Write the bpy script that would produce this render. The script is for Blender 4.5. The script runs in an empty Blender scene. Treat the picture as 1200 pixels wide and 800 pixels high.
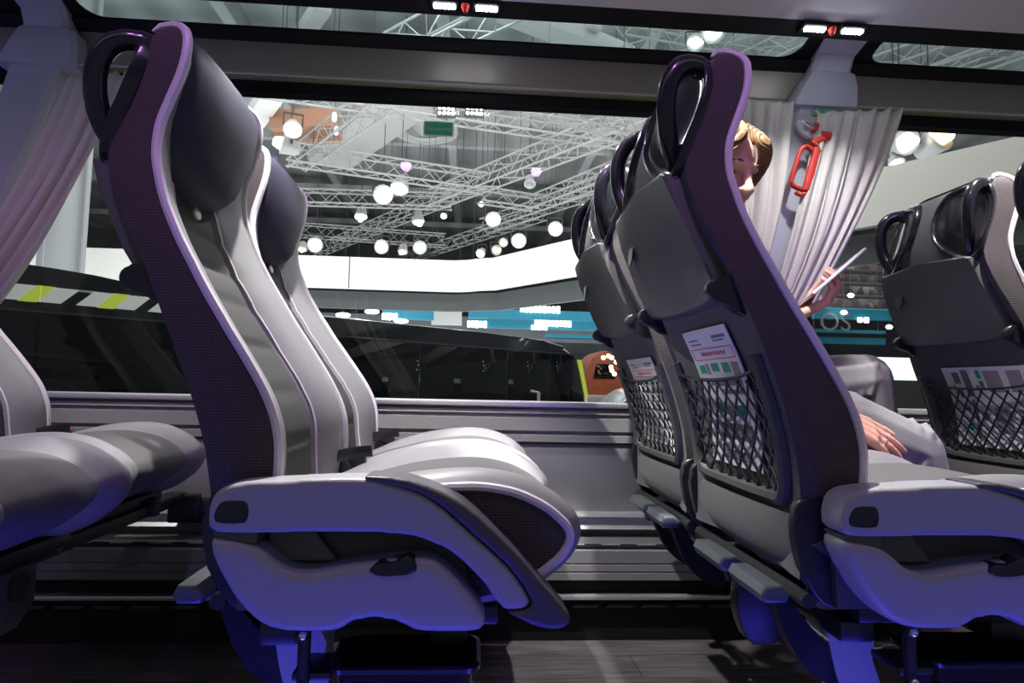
import bpy, bmesh, math, random
from mathutils import Vector, Matrix
random.seed(4)
SC = bpy.context.scene
COL = SC.collection
PI = math.pi
# ------------------------------------------------------------------ camera
FPX = 720.0; CZ = .72
psi, th, rho = [math.radians(a) for a in (3.8, 4.05, 1.26)]
fw = Vector((math.sin(psi)*math.cos(th), math.cos(psi)*math.cos(th), math.sin(th)))
r0 = Vector((math.cos(psi), -math.sin(psi), 0)); u0 = r0.cross(fw)
RT = math.cos(rho)*r0 + math.sin(rho)*u0; UP = math.cos(rho)*u0 - math.sin(rho)*r0
cam = bpy.data.cameras.new('camera'); co = bpy.data.objects.new('camera', cam); COL.objects.link(co)
cam.sensor_width = 36; cam.lens = 36*FPX/1200; cam.clip_start = .02; cam.clip_end = 200
m = Matrix((RT, UP, -fw)).transposed().to_4x4(); m.translation = (0, 0, CZ); co.matrix_world = m
SC.camera = co
def ray(x, y): return fw + RT*((x-600)/FPX) - UP*((y-400)/FPX)
def onZ(x, y, z):
    d = ray(x, y); return Vector((0, 0, CZ)) + d*((z-CZ)/d.z)
def onY(x, y, yy):
    d = ray(x, y); return Vector((0, 0, CZ)) + d*(yy/d.y)
# ------------------------------------------------------------------ view, world
SC.view_settings.view_transform = 'Standard'; SC.view_settings.look = 'None'
SC.view_settings.gamma = 1; SC.view_settings.use_curve_mapping = False
SC.view_settings.exposure = 0
W = bpy.data.worlds.new('hall_air'); SC.world = W; W.use_nodes = True
W.node_tree.nodes['Background'].inputs[0].default_value = (.62, .66, .74, 1)
W.node_tree.nodes['Background'].inputs[1].default_value = .2
# ------------------------------------------------------------------ lights
def area(name, loc, target, sx, sy, e, c, spread=180):
    l = bpy.data.lights.new(name, 'AREA'); l.shape = 'RECTANGLE'; l.size = sx; l.size_y = sy
    l.energy = e; l.color = c; l.spread = math.radians(spread)
    o = bpy.data.objects.new(name, l); COL.objects.link(o); o.location = loc
    d = Vector(target)-Vector(loc)
    z = -d.normalized(); x = Vector((1, 0, 0)); x = (x - z*x.dot(z)).normalized(); y = z.cross(x)
    mm = Matrix((x, y, z)).transposed().to_4x4(); mm.translation = loc; o.matrix_world = mm
    return o
def spot(name, loc, target, e, c, size=80, blend=.3, r=.01):
    l = bpy.data.lights.new(name, 'SPOT'); l.energy = e; l.color = c; l.spot_size = math.radians(size)
    l.spot_blend = blend; l.shadow_soft_size = r
    o = bpy.data.objects.new(name, l); COL.objects.link(o); o.location = loc
    o.rotation_euler = (Vector(target)-Vector(loc)).to_track_quat('-Z', 'Y').to_euler()
    return o
# violet aisle strip under the near luggage rack, blue strip along the aisle step
for i, x in enumerate((-1.9, -1.15, -.4, .35, 1.1)):
    spot('aisle_lamp_violet_low', (x, .30, 1.94), (x+.02, .78, .45), 6, (.5, .2, 1), 46, 1, .03)  # added violet fill aimed low to tint the armrests
    spot('aisle_lamp_violet', (x, .30, 1.96), (x+.02, .95, 1.30), 17, (.66, .24, 1), 62, 1, .03)
area('step_strip_blue', (-.55, .57, .03), (-.55, .86, .42), 3.4, .04, 4.4, (.07, .06, 1), 84)
area('aisle_ceiling_lamp', (.3, .25, 2.0), (.3, .7, .6), 3.5, .25, 2.2, (1, .95, .92))
for i, x in enumerate((-.04, .975)):
    spot('reading_beam', (x, 1.56, 1.69), (x-.03, 1.33, 0), 15, (.93, .95, 1), 120, .8, .012)
# passenger service spots in the rack above each row
for i, x in enumerate((-1.22, -.33, .46, 1.30)):
    spot('rack_spot', (x, 1.16, 1.735), (x+.27, 1.32, 0), 45 if i == 0 else 100, (1, .985, .97), 66, .4, .012)
for x in (.19,):
    spot('rack_spot_narrow', (x, 1.22, 1.735), (x+.06, 1.48, 0), 95, (1, .985, .97), 36, .25, .01)  # extra spot added to throw the bright patch on the floor
# exhibition hall floodlights
area('hall_flood', (0, 9, 8.2), (0, 11, 0), 16, 8, 900, (1, .99, .96))
area('hall_flood_far', (0, 24, 7.8), (0, 20, 0), 20, 8, 900, (1, .99, .96))
area('hall_upwash', (0, 15, 2.2), (0, 15, 9), 26, 14, 2600, (.95, .98, 1))
area('stand_wash_left', (-3, 9.0, 6.5), (-3, 14, 3.1), 9, .6, 190, (1, .98, .93))
area('stand_wash_right', (0.2, 5.5, 6.5), (4.2, 8.6, 3.1), 6, .6, 150, (1, .97, .9))

# ------------------------------------------------------------------ materials
MATS = {}
def mat(name, col, rough=.5, metal=0, emit=None, es=1, spec=.5, noise=0, nscale=40, bump=0, pat=None, pk=600, pa=.5, coat=0, sheen=0):
    if name in MATS: return MATS[name]
    M = bpy.data.materials.new(name); M.use_nodes = True; N = M.node_tree.nodes; L = M.node_tree.links
    b = N['Principled BSDF']; b.inputs['Roughness'].default_value = rough; b.inputs['Metallic'].default_value = metal
    b.inputs['Base Color'].default_value = (*col, 1); b.inputs['Specular IOR Level'].default_value = spec
    b.inputs['Coat Weight'].default_value = coat; b.inputs['Sheen Weight'].default_value = sheen
    if emit: b.inputs['Emission Color'].default_value = (*emit, 1); b.inputs['Emission Strength'].default_value = es
    tc = N.new('ShaderNodeTexCoord'); src = None
    if noise:
        n = N.new('ShaderNodeTexNoise'); n.inputs['Scale'].default_value = nscale; n.inputs['Detail'].default_value = 4
        L.new(tc.outputs['Object'], n.inputs['Vector'])
        r = N.new('ShaderNodeMapRange'); r.inputs['To Min'].default_value = 1-noise; r.inputs['To Max'].default_value = 1+noise
        L.new(n.outputs['Fac'], r.inputs['Value']); src = r.outputs[0]; h = n.outputs['Fac']
    if pat:
        s = N.new('ShaderNodeSeparateXYZ'); L.new(tc.outputs['Object'], s.inputs[0])
        def wave(a, k):
            mu = N.new('ShaderNodeMath'); mu.operation = 'MULTIPLY'; mu.inputs[1].default_value = k; L.new(a, mu.inputs[0])
            si = N.new('ShaderNodeMath'); si.operation = 'SINE'; L.new(mu.outputs[0], si.inputs[0]); return si.outputs[0]
        def mm(op, a, b):
            q = N.new('ShaderNodeMath'); q.operation = op; L.new(a, q.inputs[0])
            if isinstance(b, (int, float)): q.inputs[1].default_value = b
            else: L.new(b, q.inputs[1])
            return q.outputs[0]
        if pat == 'mesh':      # little diamond holes
            a = mm('ADD', s.outputs[0], s.outputs[2]); c = mm('SUBTRACT', s.outputs[0], s.outputs[2])
            f = mm('MULTIPLY', wave(a, pk), wave(c, pk))
        elif pat == 'mesh_yz':
            a = mm('ADD', s.outputs[1], s.outputs[2]); c = mm('SUBTRACT', s.outputs[1], s.outputs[2])
            f = mm('MULTIPLY', wave(a, pk), wave(c, pk))
        elif pat == 'rib_y': f = wave(s.outputs[1], pk)
        elif pat == 'rib_x': f = wave(s.outputs[0], pk)
        elif pat == 'rib_z': f = wave(s.outputs[2], pk)
        r2 = N.new('ShaderNodeMapRange'); r2.inputs['From Min'].default_value = -1; r2.inputs['To Min'].default_value = 1-pa; r2.inputs['To Max'].default_value = 1+pa
        L.new(f, r2.inputs['Value'])
        src = r2.outputs[0] if src is None else mm('MULTIPLY', src, r2.outputs[0]); h = f
    if src is not None:
        mx = N.new('ShaderNodeVectorMath'); mx.operation = 'SCALE'; mx.inputs[0].default_value = col
        L.new(src, mx.inputs['Scale']); L.new(mx.outputs[0], b.inputs['Base Color'])
        if bump:
            bu = N.new('ShaderNodeBump'); bu.inputs['Strength'].default_value = bump; bu.inputs['Distance'].default_value = .002
            L.new(h, bu.inputs['Height']); L.new(bu.outputs[0], b.inputs['Normal'])
    MATS[name] = M; return M
def glass(name, tint, refl=.05):
    M = bpy.data.materials.new(name); M.use_nodes = True; N = M.node_tree.nodes; L = M.node_tree.links
    N.remove(N['Principled BSDF'])
    t = N.new('ShaderNodeBsdfTransparent'); t.inputs[0].default_value = (*tint, 1)
    g = N.new('ShaderNodeBsdfGlossy'); g.inputs['Roughness'].default_value = .01
    lw = N.new('ShaderNodeLayerWeight'); lw.inputs[0].default_value = .5
    pw_ = N.new('ShaderNodeMath'); pw_.operation = 'POWER'; pw_.inputs[1].default_value = 5; L.new(lw.outputs['Facing'], pw_.inputs[0])
    f = N.new('ShaderNodeMath'); f.operation = 'MULTIPLY_ADD'; f.inputs[1].default_value = .45; f.inputs[2].default_value = .022; L.new(pw_.outputs[0], f.inputs[0])
    mx = N.new('ShaderNodeMixShader'); L.new(f.outputs[0], mx.inputs[0]); L.new(t.outputs[0], mx.inputs[1]); L.new(g.outputs[0], mx.inputs[2])
    L.new(mx.outputs[0], N['Material Output'].inputs[0]); MATS[name] = M; return M
m_mesh = mat('brown_mesh_fabric', (.058, .046, .046), .85, pat='mesh', pk=800, pa=.55, bump=.3)
m_back = mat('grey_back_fabric', (.078, .074, .074), .85, pat='mesh_yz', pk=1500, pa=.3, bump=.2, sheen=.1)
m_pipe = mat('pale_piping', (.68, .62, .66), .45)
m_leather = mat('light_grey_leather', (.24, .232, .238), .42, noise=.05, nscale=60, bump=.05)
m_insert = mat('grey_rib_fabric', (.052, .05, .048), .85, pat='rib_y', pk=1700, pa=.3, bump=.3)
m_cush = mat('grey_seat_fabric', (.12, .117, .114), .85, pat='rib_y', pk=1500, pa=.22, bump=.3)
m_head = mat('dark_leather', (.036, .033, .058), .55, spec=.3, noise=.08, nscale=500, bump=.12)
m_black = mat('black_plastic', (.016, .016, .018), .38)
m_blackg = mat('glossy_black_plastic', (.012, .012, .016), .18)
m_charc = mat('charcoal_plastic', (.06, .06, .058), .5, noise=.06, nscale=700, bump=.05)
m_tray = mat('grey_tray_plastic', (.098, .098, .092), .42, noise=.04, nscale=600, bump=.04)
m_shell = mat('grey_shell_plastic', (.34, .33, .35), .42, noise=.03, nscale=500, bump=.03)
m_cap = mat('dark_armrest_pad', (.07, .062, .075), .4, noise=.05, nscale=400, bump=.05)
m_chrome = mat('chrome', (.8, .8, .82), .15, 1)
m_steel = mat('brushed_steel', (.45, .45, .47), .3, 1)
m_badge = mat('badge_metal', (.5, .5, .52), .3, .6)
m_pad = mat('footrest_pad', (.07, .085, .09), .28)
m_red = mat('red_plastic', (.62, .045, .03), .4)
m_white = mat('white_paint', (.8, .8, .8), .5)
m_pillar = mat('pale_pillar_trim', (.55, .56, .62), .5)
m_rail = mat('champagne_rail', (.36, .32, .28), .35, .35)
m_rub = mat('black_rubber', (.012, .012, .013), .6, spec=.2)
m_wall = mat('grey_wall_trim', (.24, .235, .225), .45)
m_panel = mat('grey_carpet_panel', (.18, .175, .185), .8, noise=.12, nscale=300, bump=.1)
m_alu = mat('anodised_aluminium', (.62, .61, .62), .35, .7)
m_ceil = mat('pale_ceiling_fabric', (.66, .63, .67), .8, noise=.05, nscale=400)
m_green = mat('sign_green', (.04, .48, .18), .5)
m_paper = mat('card_paper', (.7, .7, .72), .4)
m_ink = mat('grey_ink', (.14, .14, .17), .6)
m_inkr = mat('red_ink', (.6, .06, .1), .6)
m_inkg = mat('green_ink', (.02, .3, .18), .6)
m_inkp = mat('mauve_ink', (.3, .24, .28), .6)
m_curt = mat('cream_curtain_cloth', (.78, .74, .67), .8, noise=.05, nscale=60)
m_glass = glass('window_glass', (.86, .88, .87))
m_glassr = glass('roof_glass', (.60, .66, .66))
m_truss = mat('truss_aluminium', (.42, .42, .42), .5, .1)
m_skin = mat('skin', (.62, .33, .25), .5, noise=.06, nscale=120)
m_hair = mat('golden_hair', (.15, .078, .026), .55, pat='rib_y', pk=1400, pa=.4, bump=.4)
m_trou = mat('grey_trouser_cloth', (.165, .157, .162), .8, noise=.06, nscale=30)
m_shirt = mat('dark_jacket_cloth', (.1, .1, .13), .8)
def led(name, c, s): return mat(name, (.9, .9, .9), .5, emit=c, es=s)
m_led = led('led_white', (.85, .9, 1), 30)
m_lamp = led('lamp_white', (1, .98, .94), 14)
m_lampw = led('lamp_warm', (1, .62, .28), 6)
m_blueled = led('lamp_blue', (.1, .12, 1), 1)
m_text = led('lit_lettering', (1, 1, 1), 4)
m_band = mat('white_fascia', (.85, .84, .80), .6)
m_under = mat('dark_soffit', (.075, .08, .085), .7)
m_cyan = mat('cyan_banner', (.012, .19, .29), .6, emit=(.012, .19, .29), es=.15)
m_hceil = mat('hall_ceiling_paint', (.40, .405, .41), .8, pat='rib_x', pk=5, pa=.18)
m_hfloor = mat('hall_floor_carpet', (.1, .1, .11), .8, noise=.1, nscale=3)
m_hwall = mat('hall_back_wall', (.09, .095, .105), .8, noise=.2, nscale=1.2)
m_duct = mat('galvanised_duct', (.5, .5, .5), .5, .2)
m_busg = mat('bus_dark_glass', (.004, .005, .006), .03, spec=.35)
m_busp = mat('bus_black_paint', (.012, .013, .018), .12, coat=.6)
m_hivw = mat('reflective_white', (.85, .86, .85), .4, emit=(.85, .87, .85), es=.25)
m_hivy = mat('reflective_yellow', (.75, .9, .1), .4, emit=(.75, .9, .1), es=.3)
m_orange = mat('orange_paint', (.45, .11, .05), .5, noise=.35, nscale=3)
m_silver = mat('silver_paint', (.5, .53, .55), .3, .3)
m_lbox = led('light_box', (.85, 1, .97), 1.6)

# ------------------------------------------------------------------ helpers
ORG = {}
def tagk(o, label=None, cat=None, group=None, kind=None):
    if label: o['label'] = label
    if cat: o['category'] = cat
    if group: o['group'] = group
    if kind: o['kind'] = kind
    return o
def thing(name, label, cat, loc=(0, 0, 0), group=None, world=True):
    o = bpy.data.objects.new(name, None); COL.objects.link(o); o.location = loc; o.empty_display_size = .05
    tagk(o, label, cat, group); ORG[o] = Vector(loc) if world else Vector((0, 0, 0)); return o
def fin(bm, name, mt, parent=None, smooth=True, origin=None, sharp=None):
    me = bpy.data.meshes.new(name)
    if parent is not None and parent in ORG: off = ORG[parent]
    elif origin is not None: off = Vector(origin)
    else: off = Vector((0, 0, 0))
    if off.length: bmesh.ops.translate(bm, verts=bm.verts, vec=-off)
    bmesh.ops.recalc_face_normals(bm, faces=bm.faces)
    bm.to_mesh(me); bm.free()
    for p in me.polygons: p.use_smooth = smooth
    if smooth: me.set_sharp_from_angle(angle=math.radians(38 if sharp is None else sharp))
    me.materials.append(mt)
    o = bpy.data.objects.new(name, me); COL.objects.link(o)
    if parent is not None: o.parent = parent; ORG[o] = off
    elif origin is not None: o.location = origin; ORG[o] = off
    return o
def struct(bm, name, mt, smooth=True):
    o = fin(bm, name, mt, None, smooth); o['kind'] = 'structure'; return o
def NB(): return bmesh.new()
def bev(bm, geom_edges, w, seg=2):
    if w > 0: bmesh.ops.bevel(bm, geom=list(geom_edges), offset=w, segments=seg, profile=.5, affect='EDGES', clamp_overlap=True)
def box(bm, a, b, w=0, seg=2):
    t = NB(); c = [(a[i]+b[i])/2 for i in range(3)]; s = [abs(b[i]-a[i]) for i in range(3)]
    bmesh.ops.create_cube(t, size=1); bmesh.ops.scale(t, vec=s, verts=t.verts); bmesh.ops.translate(t, vec=c, verts=t.verts)
    bev(t, t.edges, w, seg); join(bm, t); return bm
def join(bm, t, M=None):
    if M is not None: bmesh.ops.transform(t, matrix=M, verts=t.verts)
    mp = {}
    for v in t.verts: mp[v] = bm.verts.new(v.co)
    for f in t.faces:
        try: bm.faces.new([mp[v] for v in f.verts])
        except ValueError: pass
    t.free(); return bm
def prism(bm, pts, axis, a, b, w=0, seg=3):
    """outline in the plane across axis, extruded from a to b"""
    t = NB()
    def P(p, d):
        return {'y': (p[0], d, p[1]), 'x': (d, p[0], p[1]), 'z': (p[0], p[1], d)}[axis]
    v0 = [t.verts.new(P(p, a)) for p in pts]; v1 = [t.verts.new(P(p, b)) for p in pts]
    n = len(pts)
    f0 = t.faces.new(v0); f1 = t.faces.new(v1[::-1])
    for i in range(n): t.faces.new((v0[i], v0[(i+1) % n], v1[(i+1) % n], v1[i]))
    if w > 0: bev(t, [e for e in list(f0.edges)+list(f1.edges)], w, seg)
    bmesh.ops.triangulate(t, faces=[f for f in t.faces if len(f.verts) > 4])
    join(bm, t); return bm
def spline(pts, n=6, closed=False):
    P = [Vector(p) for p in pts]; out = []; N = len(P)
    rng = range(N) if closed else range(N-1)
    for i in rng:
        if closed: a, b, c, d = P[i-1], P[i], P[(i+1) % N], P[(i+2) % N]
        else: a, b, c, d = P[max(i-1, 0)], P[i], P[i+1], P[min(i+2, N-1)]
        for k in range(n):
            t = k/n
            out.append(.5*((2*b)+(c-a)*t+(2*a-5*b+4*c-d)*t*t+(3*b-a-3*c+d)*t**3))
    if not closed: out.append(P[-1])
    return out
def sp2(pts, n=4, closed=True):
    return [(p.x, p.y) for p in spline([(a, b, 0) for a, b in pts], n, closed)]
def tube(bm, pts, r, seg=8, closed=False, caps=True, sc=(1, 1)):
    """r scalar or list; parallel-transport frames"""
    P = [Vector(p) for p in pts]; N = len(P)
    R = [r]*N if isinstance(r, (int, float)) else r
    T = []
    for i in range(N):
        if closed: d = P[(i+1) % N]-P[i-1]
        else: d = P[min(i+1, N-1)]-P[max(i-1, 0)]
        T.append(d.normalized() if d.length > 1e-9 else Vector((0, 0, 1)))
    a = Vector((0, 0, 1)) if abs(T[0].z) < .9 else Vector((1, 0, 0))
    u = (a - T[0]*a.dot(T[0])).normalized(); rings = []
    for i in range(N):
        u = (u - T[i]*u.dot(T[i])).normalized(); v = T[i].cross(u)
        rings.append([bm.verts.new(P[i]+(u*math.cos(2*PI*k/seg)*sc[0]+v*math.sin(2*PI*k/seg)*sc[1])*R[i]) for k in range(seg)])
    for i in range(N if closed else N-1):
        A, B = rings[i], rings[(i+1) % N]
        for k in range(seg): bm.faces.new((A[k], A[(k+1) % seg], B[(k+1) % seg], B[k]))
    if caps and not closed:
        bm.faces.new(rings[0][::-1]); bm.faces.new(rings[-1])
    return bm
def grid(bm, G):
    V = [[bm.verts.new(p) for p in row] for row in G]
    for i in range(len(V)-1):
        for j in range(len(V[0])-1):
            bm.faces.new((V[i][j], V[i][j+1], V[i+1][j+1], V[i+1][j]))
    return V
def ball(bm, c, r, sc=(1, 1, 1), seg=16, M=None):
    t = NB(); bmesh.ops.create_uvsphere(t, u_segments=seg, v_segments=seg//2+2, radius=r)
    bmesh.ops.scale(t, vec=sc, verts=t.verts)
    if M is not None: bmesh.ops.transform(t, matrix=M, verts=t.verts)
    bmesh.ops.translate(t, vec=c, verts=t.verts); join(bm, t)
def cyl(bm, a, b, r, r2=None, seg=16): return tube(bm, [a, b], [r, r if r2 is None else r2], seg)
def lerp(xs, ys, x):
    if x <= xs[0]: return ys[0]
    for i in range(1, len(xs)):
        if x <= xs[i]: return ys[i-1]+(ys[i]-ys[i-1])*(x-xs[i-1])/(xs[i]-xs[i-1])
    return ys[-1]
def smooth_tab(xs, ys, n=5):
    p = spline([(a, b, 0) for a, b in zip(xs, ys)], n); return [q.x for q in p], [q.y for q in p]
def kids(o): return [c for c in bpy.data.objects if c.parent == o]
def copy_tree(o, parent=None):
    c = o.copy(); COL.objects.link(c)
    if parent is not None: c.parent = parent
    for ch in kids(o): copy_tree(ch, c)
    return c
def text_bm(s, size, M):
    cu = bpy.data.curves.new('lettering', 'FONT'); cu.body = s; cu.size = size; cu.align_x = 'CENTER'; cu.align_y = 'CENTER'; cu.extrude = .0004
    ob = bpy.data.objects.new('lettering', cu); COL.objects.link(ob)
    bpy.context.view_layer.update()
    me = bpy.data.meshes.new_from_object(ob.evaluated_get(bpy.context.evaluated_depsgraph_get()))
    bpy.data.objects.remove(ob); bpy.data.curves.remove(cu)
    bm = NB(); bm.from_mesh(me); bpy.data.meshes.remove(me)
    bmesh.ops.transform(bm, matrix=M, verts=bm.verts); return bm
FACE_Y = Matrix(((1, 0, 0, 0), (0, 0, -1, 0), (0, 1, 0, 0), (0, 0, 0, 1)))   # text facing -Y, upright

def remesh(bm, name, mt, parent, vox, it=4, fac=.5):
    me = bpy.data.meshes.new('raw'); bm.to_mesh(me); bm.free(); ob = bpy.data.objects.new('raw', me); COL.objects.link(ob)
    md = ob.modifiers.new('r', 'REMESH'); md.mode = 'VOXEL'; md.voxel_size = vox
    sm = ob.modifiers.new('s', 'SMOOTH'); sm.iterations = it; sm.factor = fac
    bpy.context.view_layer.update()
    m2 = bpy.data.meshes.new_from_object(ob.evaluated_get(bpy.context.evaluated_depsgraph_get()))
    bpy.data.objects.remove(ob); bpy.data.meshes.remove(me)
    b2 = NB(); b2.from_mesh(m2); bpy.data.meshes.remove(m2)
    return fin(b2, name, mt, parent, True, None, 180)
# ================================================================== BUS SHELL
X0, X1 = -3.2, 3.4
# floor
def wood():
    M = mat('dark_wood_vinyl', (.05, .045, .045), .45); N = M.node_tree.nodes; L = M.node_tree.links
    tc = N.new('ShaderNodeTexCoord'); mp = N.new('ShaderNodeMapping'); mp.inputs['Scale'].default_value = (2, 40, 1)
    L.new(tc.outputs['Object'], mp.inputs[0]); n = N.new('ShaderNodeTexNoise'); n.inputs['Scale'].default_value = 3; n.inputs['Detail'].default_value = 8
    L.new(mp.outputs[0], n.inputs['Vector']); br = N.new('ShaderNodeTexBrick'); br.inputs['Scale'].default_value = 1
    br.inputs['Brick Width'].default_value = .9; br.inputs['Row Height'].default_value = .13; br.inputs['Mortar Size'].default_value = .002
    br.inputs['Color1'].default_value = (.8, .8, .8, 1); br.inputs['Color2'].default_value = (1.15, 1.1, 1.1, 1); br.inputs['Mortar'].default_value = (.4, .4, .4, 1)
    L.new(tc.outputs['Object'], br.inputs[0])
    cr = N.new('ShaderNodeValToRGB'); cr.color_ramp.elements[0].position = .3; cr.color_ramp.elements[0].color = (.045, .042, .042, 1)
    cr.color_ramp.elements[1].position = .75; cr.color_ramp.elements[1].color = (.20, .19, .185, 1)
    L.new(n.outputs['Fac'], cr.inputs[0]); mx = N.new('ShaderNodeMix'); mx.data_type = 'RGBA'; mx.blend_type = 'MULTIPLY'; mx.inputs[0].default_value = 1
    L.new(cr.outputs[0], mx.inputs[6]); L.new(br.outputs[0], mx.inputs[7]); L.new(mx.outputs[2], N['Principled BSDF'].inputs['Base Color'])
    return M
bm = NB(); box(bm, (X0, -.6, -.06), (X1, 1.86, 0)); struct(bm, 'floor', wood(), False)
# side wall below the windows: one profile swept along the bus
bm = NB()
prof = [(1.93, .10), (1.93, .655), (1.865, .655), (1.856, .647), (1.852, .636), (1.862, .632), (1.862, .626), (1.852, .622), (1.850, .585), (1.862, .581), (1.862, .575), (1.850, .571), (1.850, .552), (1.872, .546), (1.872, .10)]
prism(bm, prof, 'x', X0, X1); struct(bm, 'wall_window_side', m_wall, False)
bm = NB(); box(bm, (X0, 1.842, .655), (X1, 1.92, .672), .004); struct(bm, 'trim_1', m_alu)
bm = NB(); box(bm, (X0, 1.860, .34), (X1, 1.875, .5459), .003); struct(bm, 'trim_2', m_panel)
# seat rail on the wall
bm = NB(); prism(bm, [(1.876, .30), (1.876, .347), (1.83, .347), (1.826, .337), (1.84, .33), (1.84, .312), (1.832, .30)], 'x', X0, X1); struct(bm, 'trim_3', m_alu, False)
# heating duct: box front, top grille, dark toe
bm = NB(); prism(bm, [(1.874, .10), (1.874, .255), (1.770, .262), (1.762, .255), (1.760, .222), (1.763, .219), (1.760, .216), (1.758, .200), (1.761, .197), (1.758, .194), (1.756, .176), (1.790, .172), (1.790, .10)], 'x', X0, X1)
struct(bm, 'trim_4', m_panel, False)
bm = NB(); box(bm, (X0, 1.785, .0), (X1, 1.874, .1715)); struct(bm, 'trim_5', m_rub, False)
bm = NB(); box(bm, (X0, 1.752, .122), (X1, 1.784, .134), .002); struct(bm, 'trim_6', m_alu)
bm = NB()
x = X0
while x < X1: prism(bm, [(x, .096), (x+.075, .096), (x+.085, .104), (x+.01, .104)], 'y', 1.768, 1.784); x += .1
struct(bm, 'trim_7', m_charc, False)
g = thing('heater_grille', 'long silver slotted heating grille along the wall beneath the seats', 'grille', (0, 1.82, .263))
bm = NB(); x = X0
for y in (1.775, 1.787, 1.799, 1.811, 1.823, 1.835, 1.847): box(bm, (X0, y-.0012, .272), (X1, y+.0012, .276))
fin(bm, 'slat', m_alu, g, False)
bm = NB(); pts = []; k = 0
while x < X1: pts += [(x, 1.770, .2705), (x, 1.850, .2705)][::1 if k % 2 == 0 else -1]; x += .052; k += 1
for a, b in zip(pts, pts[1:]): pass
tube(bm, pts, .0022, 4); fin(bm, 'crossbar', m_alu, g, False)
bm = NB(); box(bm, (X0, 1.765, .2625), (X1, 1.855, .2650)); fin(bm, 'duct_mouth', m_rub, g, False)
# window head rail, roof glazing frame, ceiling
bm = NB(); prism(bm, [(1.90, 1.645), (1.852, 1.640), (1.846, 1.652), (1.838, 1.70), (1.832, 1.735), (1.90, 1.745)], 'x', X0, X1); struct(bm, 'trim_8', m_rail, False)
bm = NB(); box(bm, (X0, 1.848, 1.632), (X1, 1.87, 1.6398), .002); struct(bm, 'trim_9', mat('olive_strip', (.3, .27, .16), .4))
bm = NB(); box(bm, (X0, 1.87, 1.596), (X1, 1.91, 1.644)); struct(bm, 'trim_10', m_rub, False)
bm = NB(); prism(bm, [(1.845, 1.7355), (1.815, 1.733), (1.79, 1.753), (1.83, 1.768)], 'x', X0, X1); struct(bm, 'trim_11', m_rub, False)
bm = NB(); prism(bm, [(1.565, 1.738), (1.62, 1.722), (1.64, 1.80), (1.565, 1.82)], 'x', X0, X1); struct(bm, 'trim_12', m_rub, False)
bm = NB(); prism(bm, [(1.58, 1.737), (1.5, 1.742), (1.2, 1.76), (.6, 1.87), (.6, 1.92), (1.58, 1.83)], 'x', X0, X1); struct(bm, 'ceiling', m_ceil, False)
bm = NB(); box(bm, (X0, -1.3, 2.02), (X1, .62, 2.06)); struct(bm, 'ceiling_aisle', m_ceil, False)
# glazing: side panes between pillars, roof panes above
PL, PR = (-1.36, -1.19), (1.03, 1.19)
segs = [(X0, -1.27), (-1.27, 1.09), (1.09, X1)]
for i, (a, b) in enumerate(segs):
    o = NB(); box(o, (a+.004, 1.884, .672), (b-.004, 1.890, 1.60)); w = struct(o, 'window_%d' % (i+1), m_glass, False)
    o = NB()
    G = [[(x, 1.822, 1.768) for x in (a+.03, b-.03)], [(x, 1.65, 1.81) for x in (a+.03, b-.03)]]
    dz = (0, .005*.97, .005*.2)
    vs = [o.verts.new(p) for p in (G[0][0], G[0][1], G[1][1], G[1][0])]; ws = [o.verts.new(Vector(v.co)+Vector((0, .001, .006))) for v in vs]
    o.faces.new(vs); o.faces.new(ws[::-1])
    for k in range(4): o.faces.new((vs[k], vs[(k+1) % 4], ws[(k+1) % 4], ws[k]))
    struct(o, 'window_%d' % (i+4), m_glassr, False)
# pillars (raked), their shells and rounded black glazing corners beside them
def ribbon(bm, pairs, y0s, dep, w=.008):
    """pairs: list of (xl, xr, z); swept as a solid with front at y0s[i]"""
    t = NB(); rows = []
    for (xl, xr, z), y in zip(pairs, y0s):
        rows.append([t.verts.new(p) for p in ((xl+.012, y, z), (xr-.012, y, z), (xr, y+.014, z), (xr, y+dep, z), (xl, y+dep, z), (xl, y+.014, z))])
    for A, B in zip(rows, rows[1:]):
        for k in range(6): t.faces.new((A[k], A[(k+1) % 6], B[(k+1) % 6], B[k]))
    t.faces.new(rows[0]); t.faces.new(rows[-1][::-1]); join(bm, t)
def pillar(n, dx):
    bm = NB()
    ribbon(bm, [(.70+dx, .83+dx, .673), (.80+dx, .925+dx, 1.0), (.865+dx, .99+dx, 1.19), (.945+dx, 1.085+dx, 1.42), (.995+dx, 1.135+dx, 1.61)], [1.81, 1.812, 1.81, 1.802, 1.795], .07)
    struct(bm, 'trim_%d' % n, m_pillar, True)
    bm = NB()
    ribbon(bm, [(.968+dx, 1.188+dx, 1.605), (.972+dx, 1.19+dx, 1.617), (1.0+dx, 1.19+dx, 1.67), (1.022+dx, 1.183+dx, 1.708), (1.03+dx, 1.168+dx, 1.718)], [1.78, 1.778, 1.776, 1.776, 1.782], .06)
    struct(bm, 'trim_%d' % (n+1), m_pillar, True)
    bm = NB()
    ribbon(bm, [(1.035+dx, 1.165+dx, 1.70), (1.04+dx, 1.165+dx, 1.76), (1.03+dx, 1.18+dx, 1.81)], [1.79, 1.755, 1.62], .05)
    struct(bm, 'trim_%d' % (n+2), m_pillar, True)
pillar(13, 0); pillar(16, -2.345)


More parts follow.
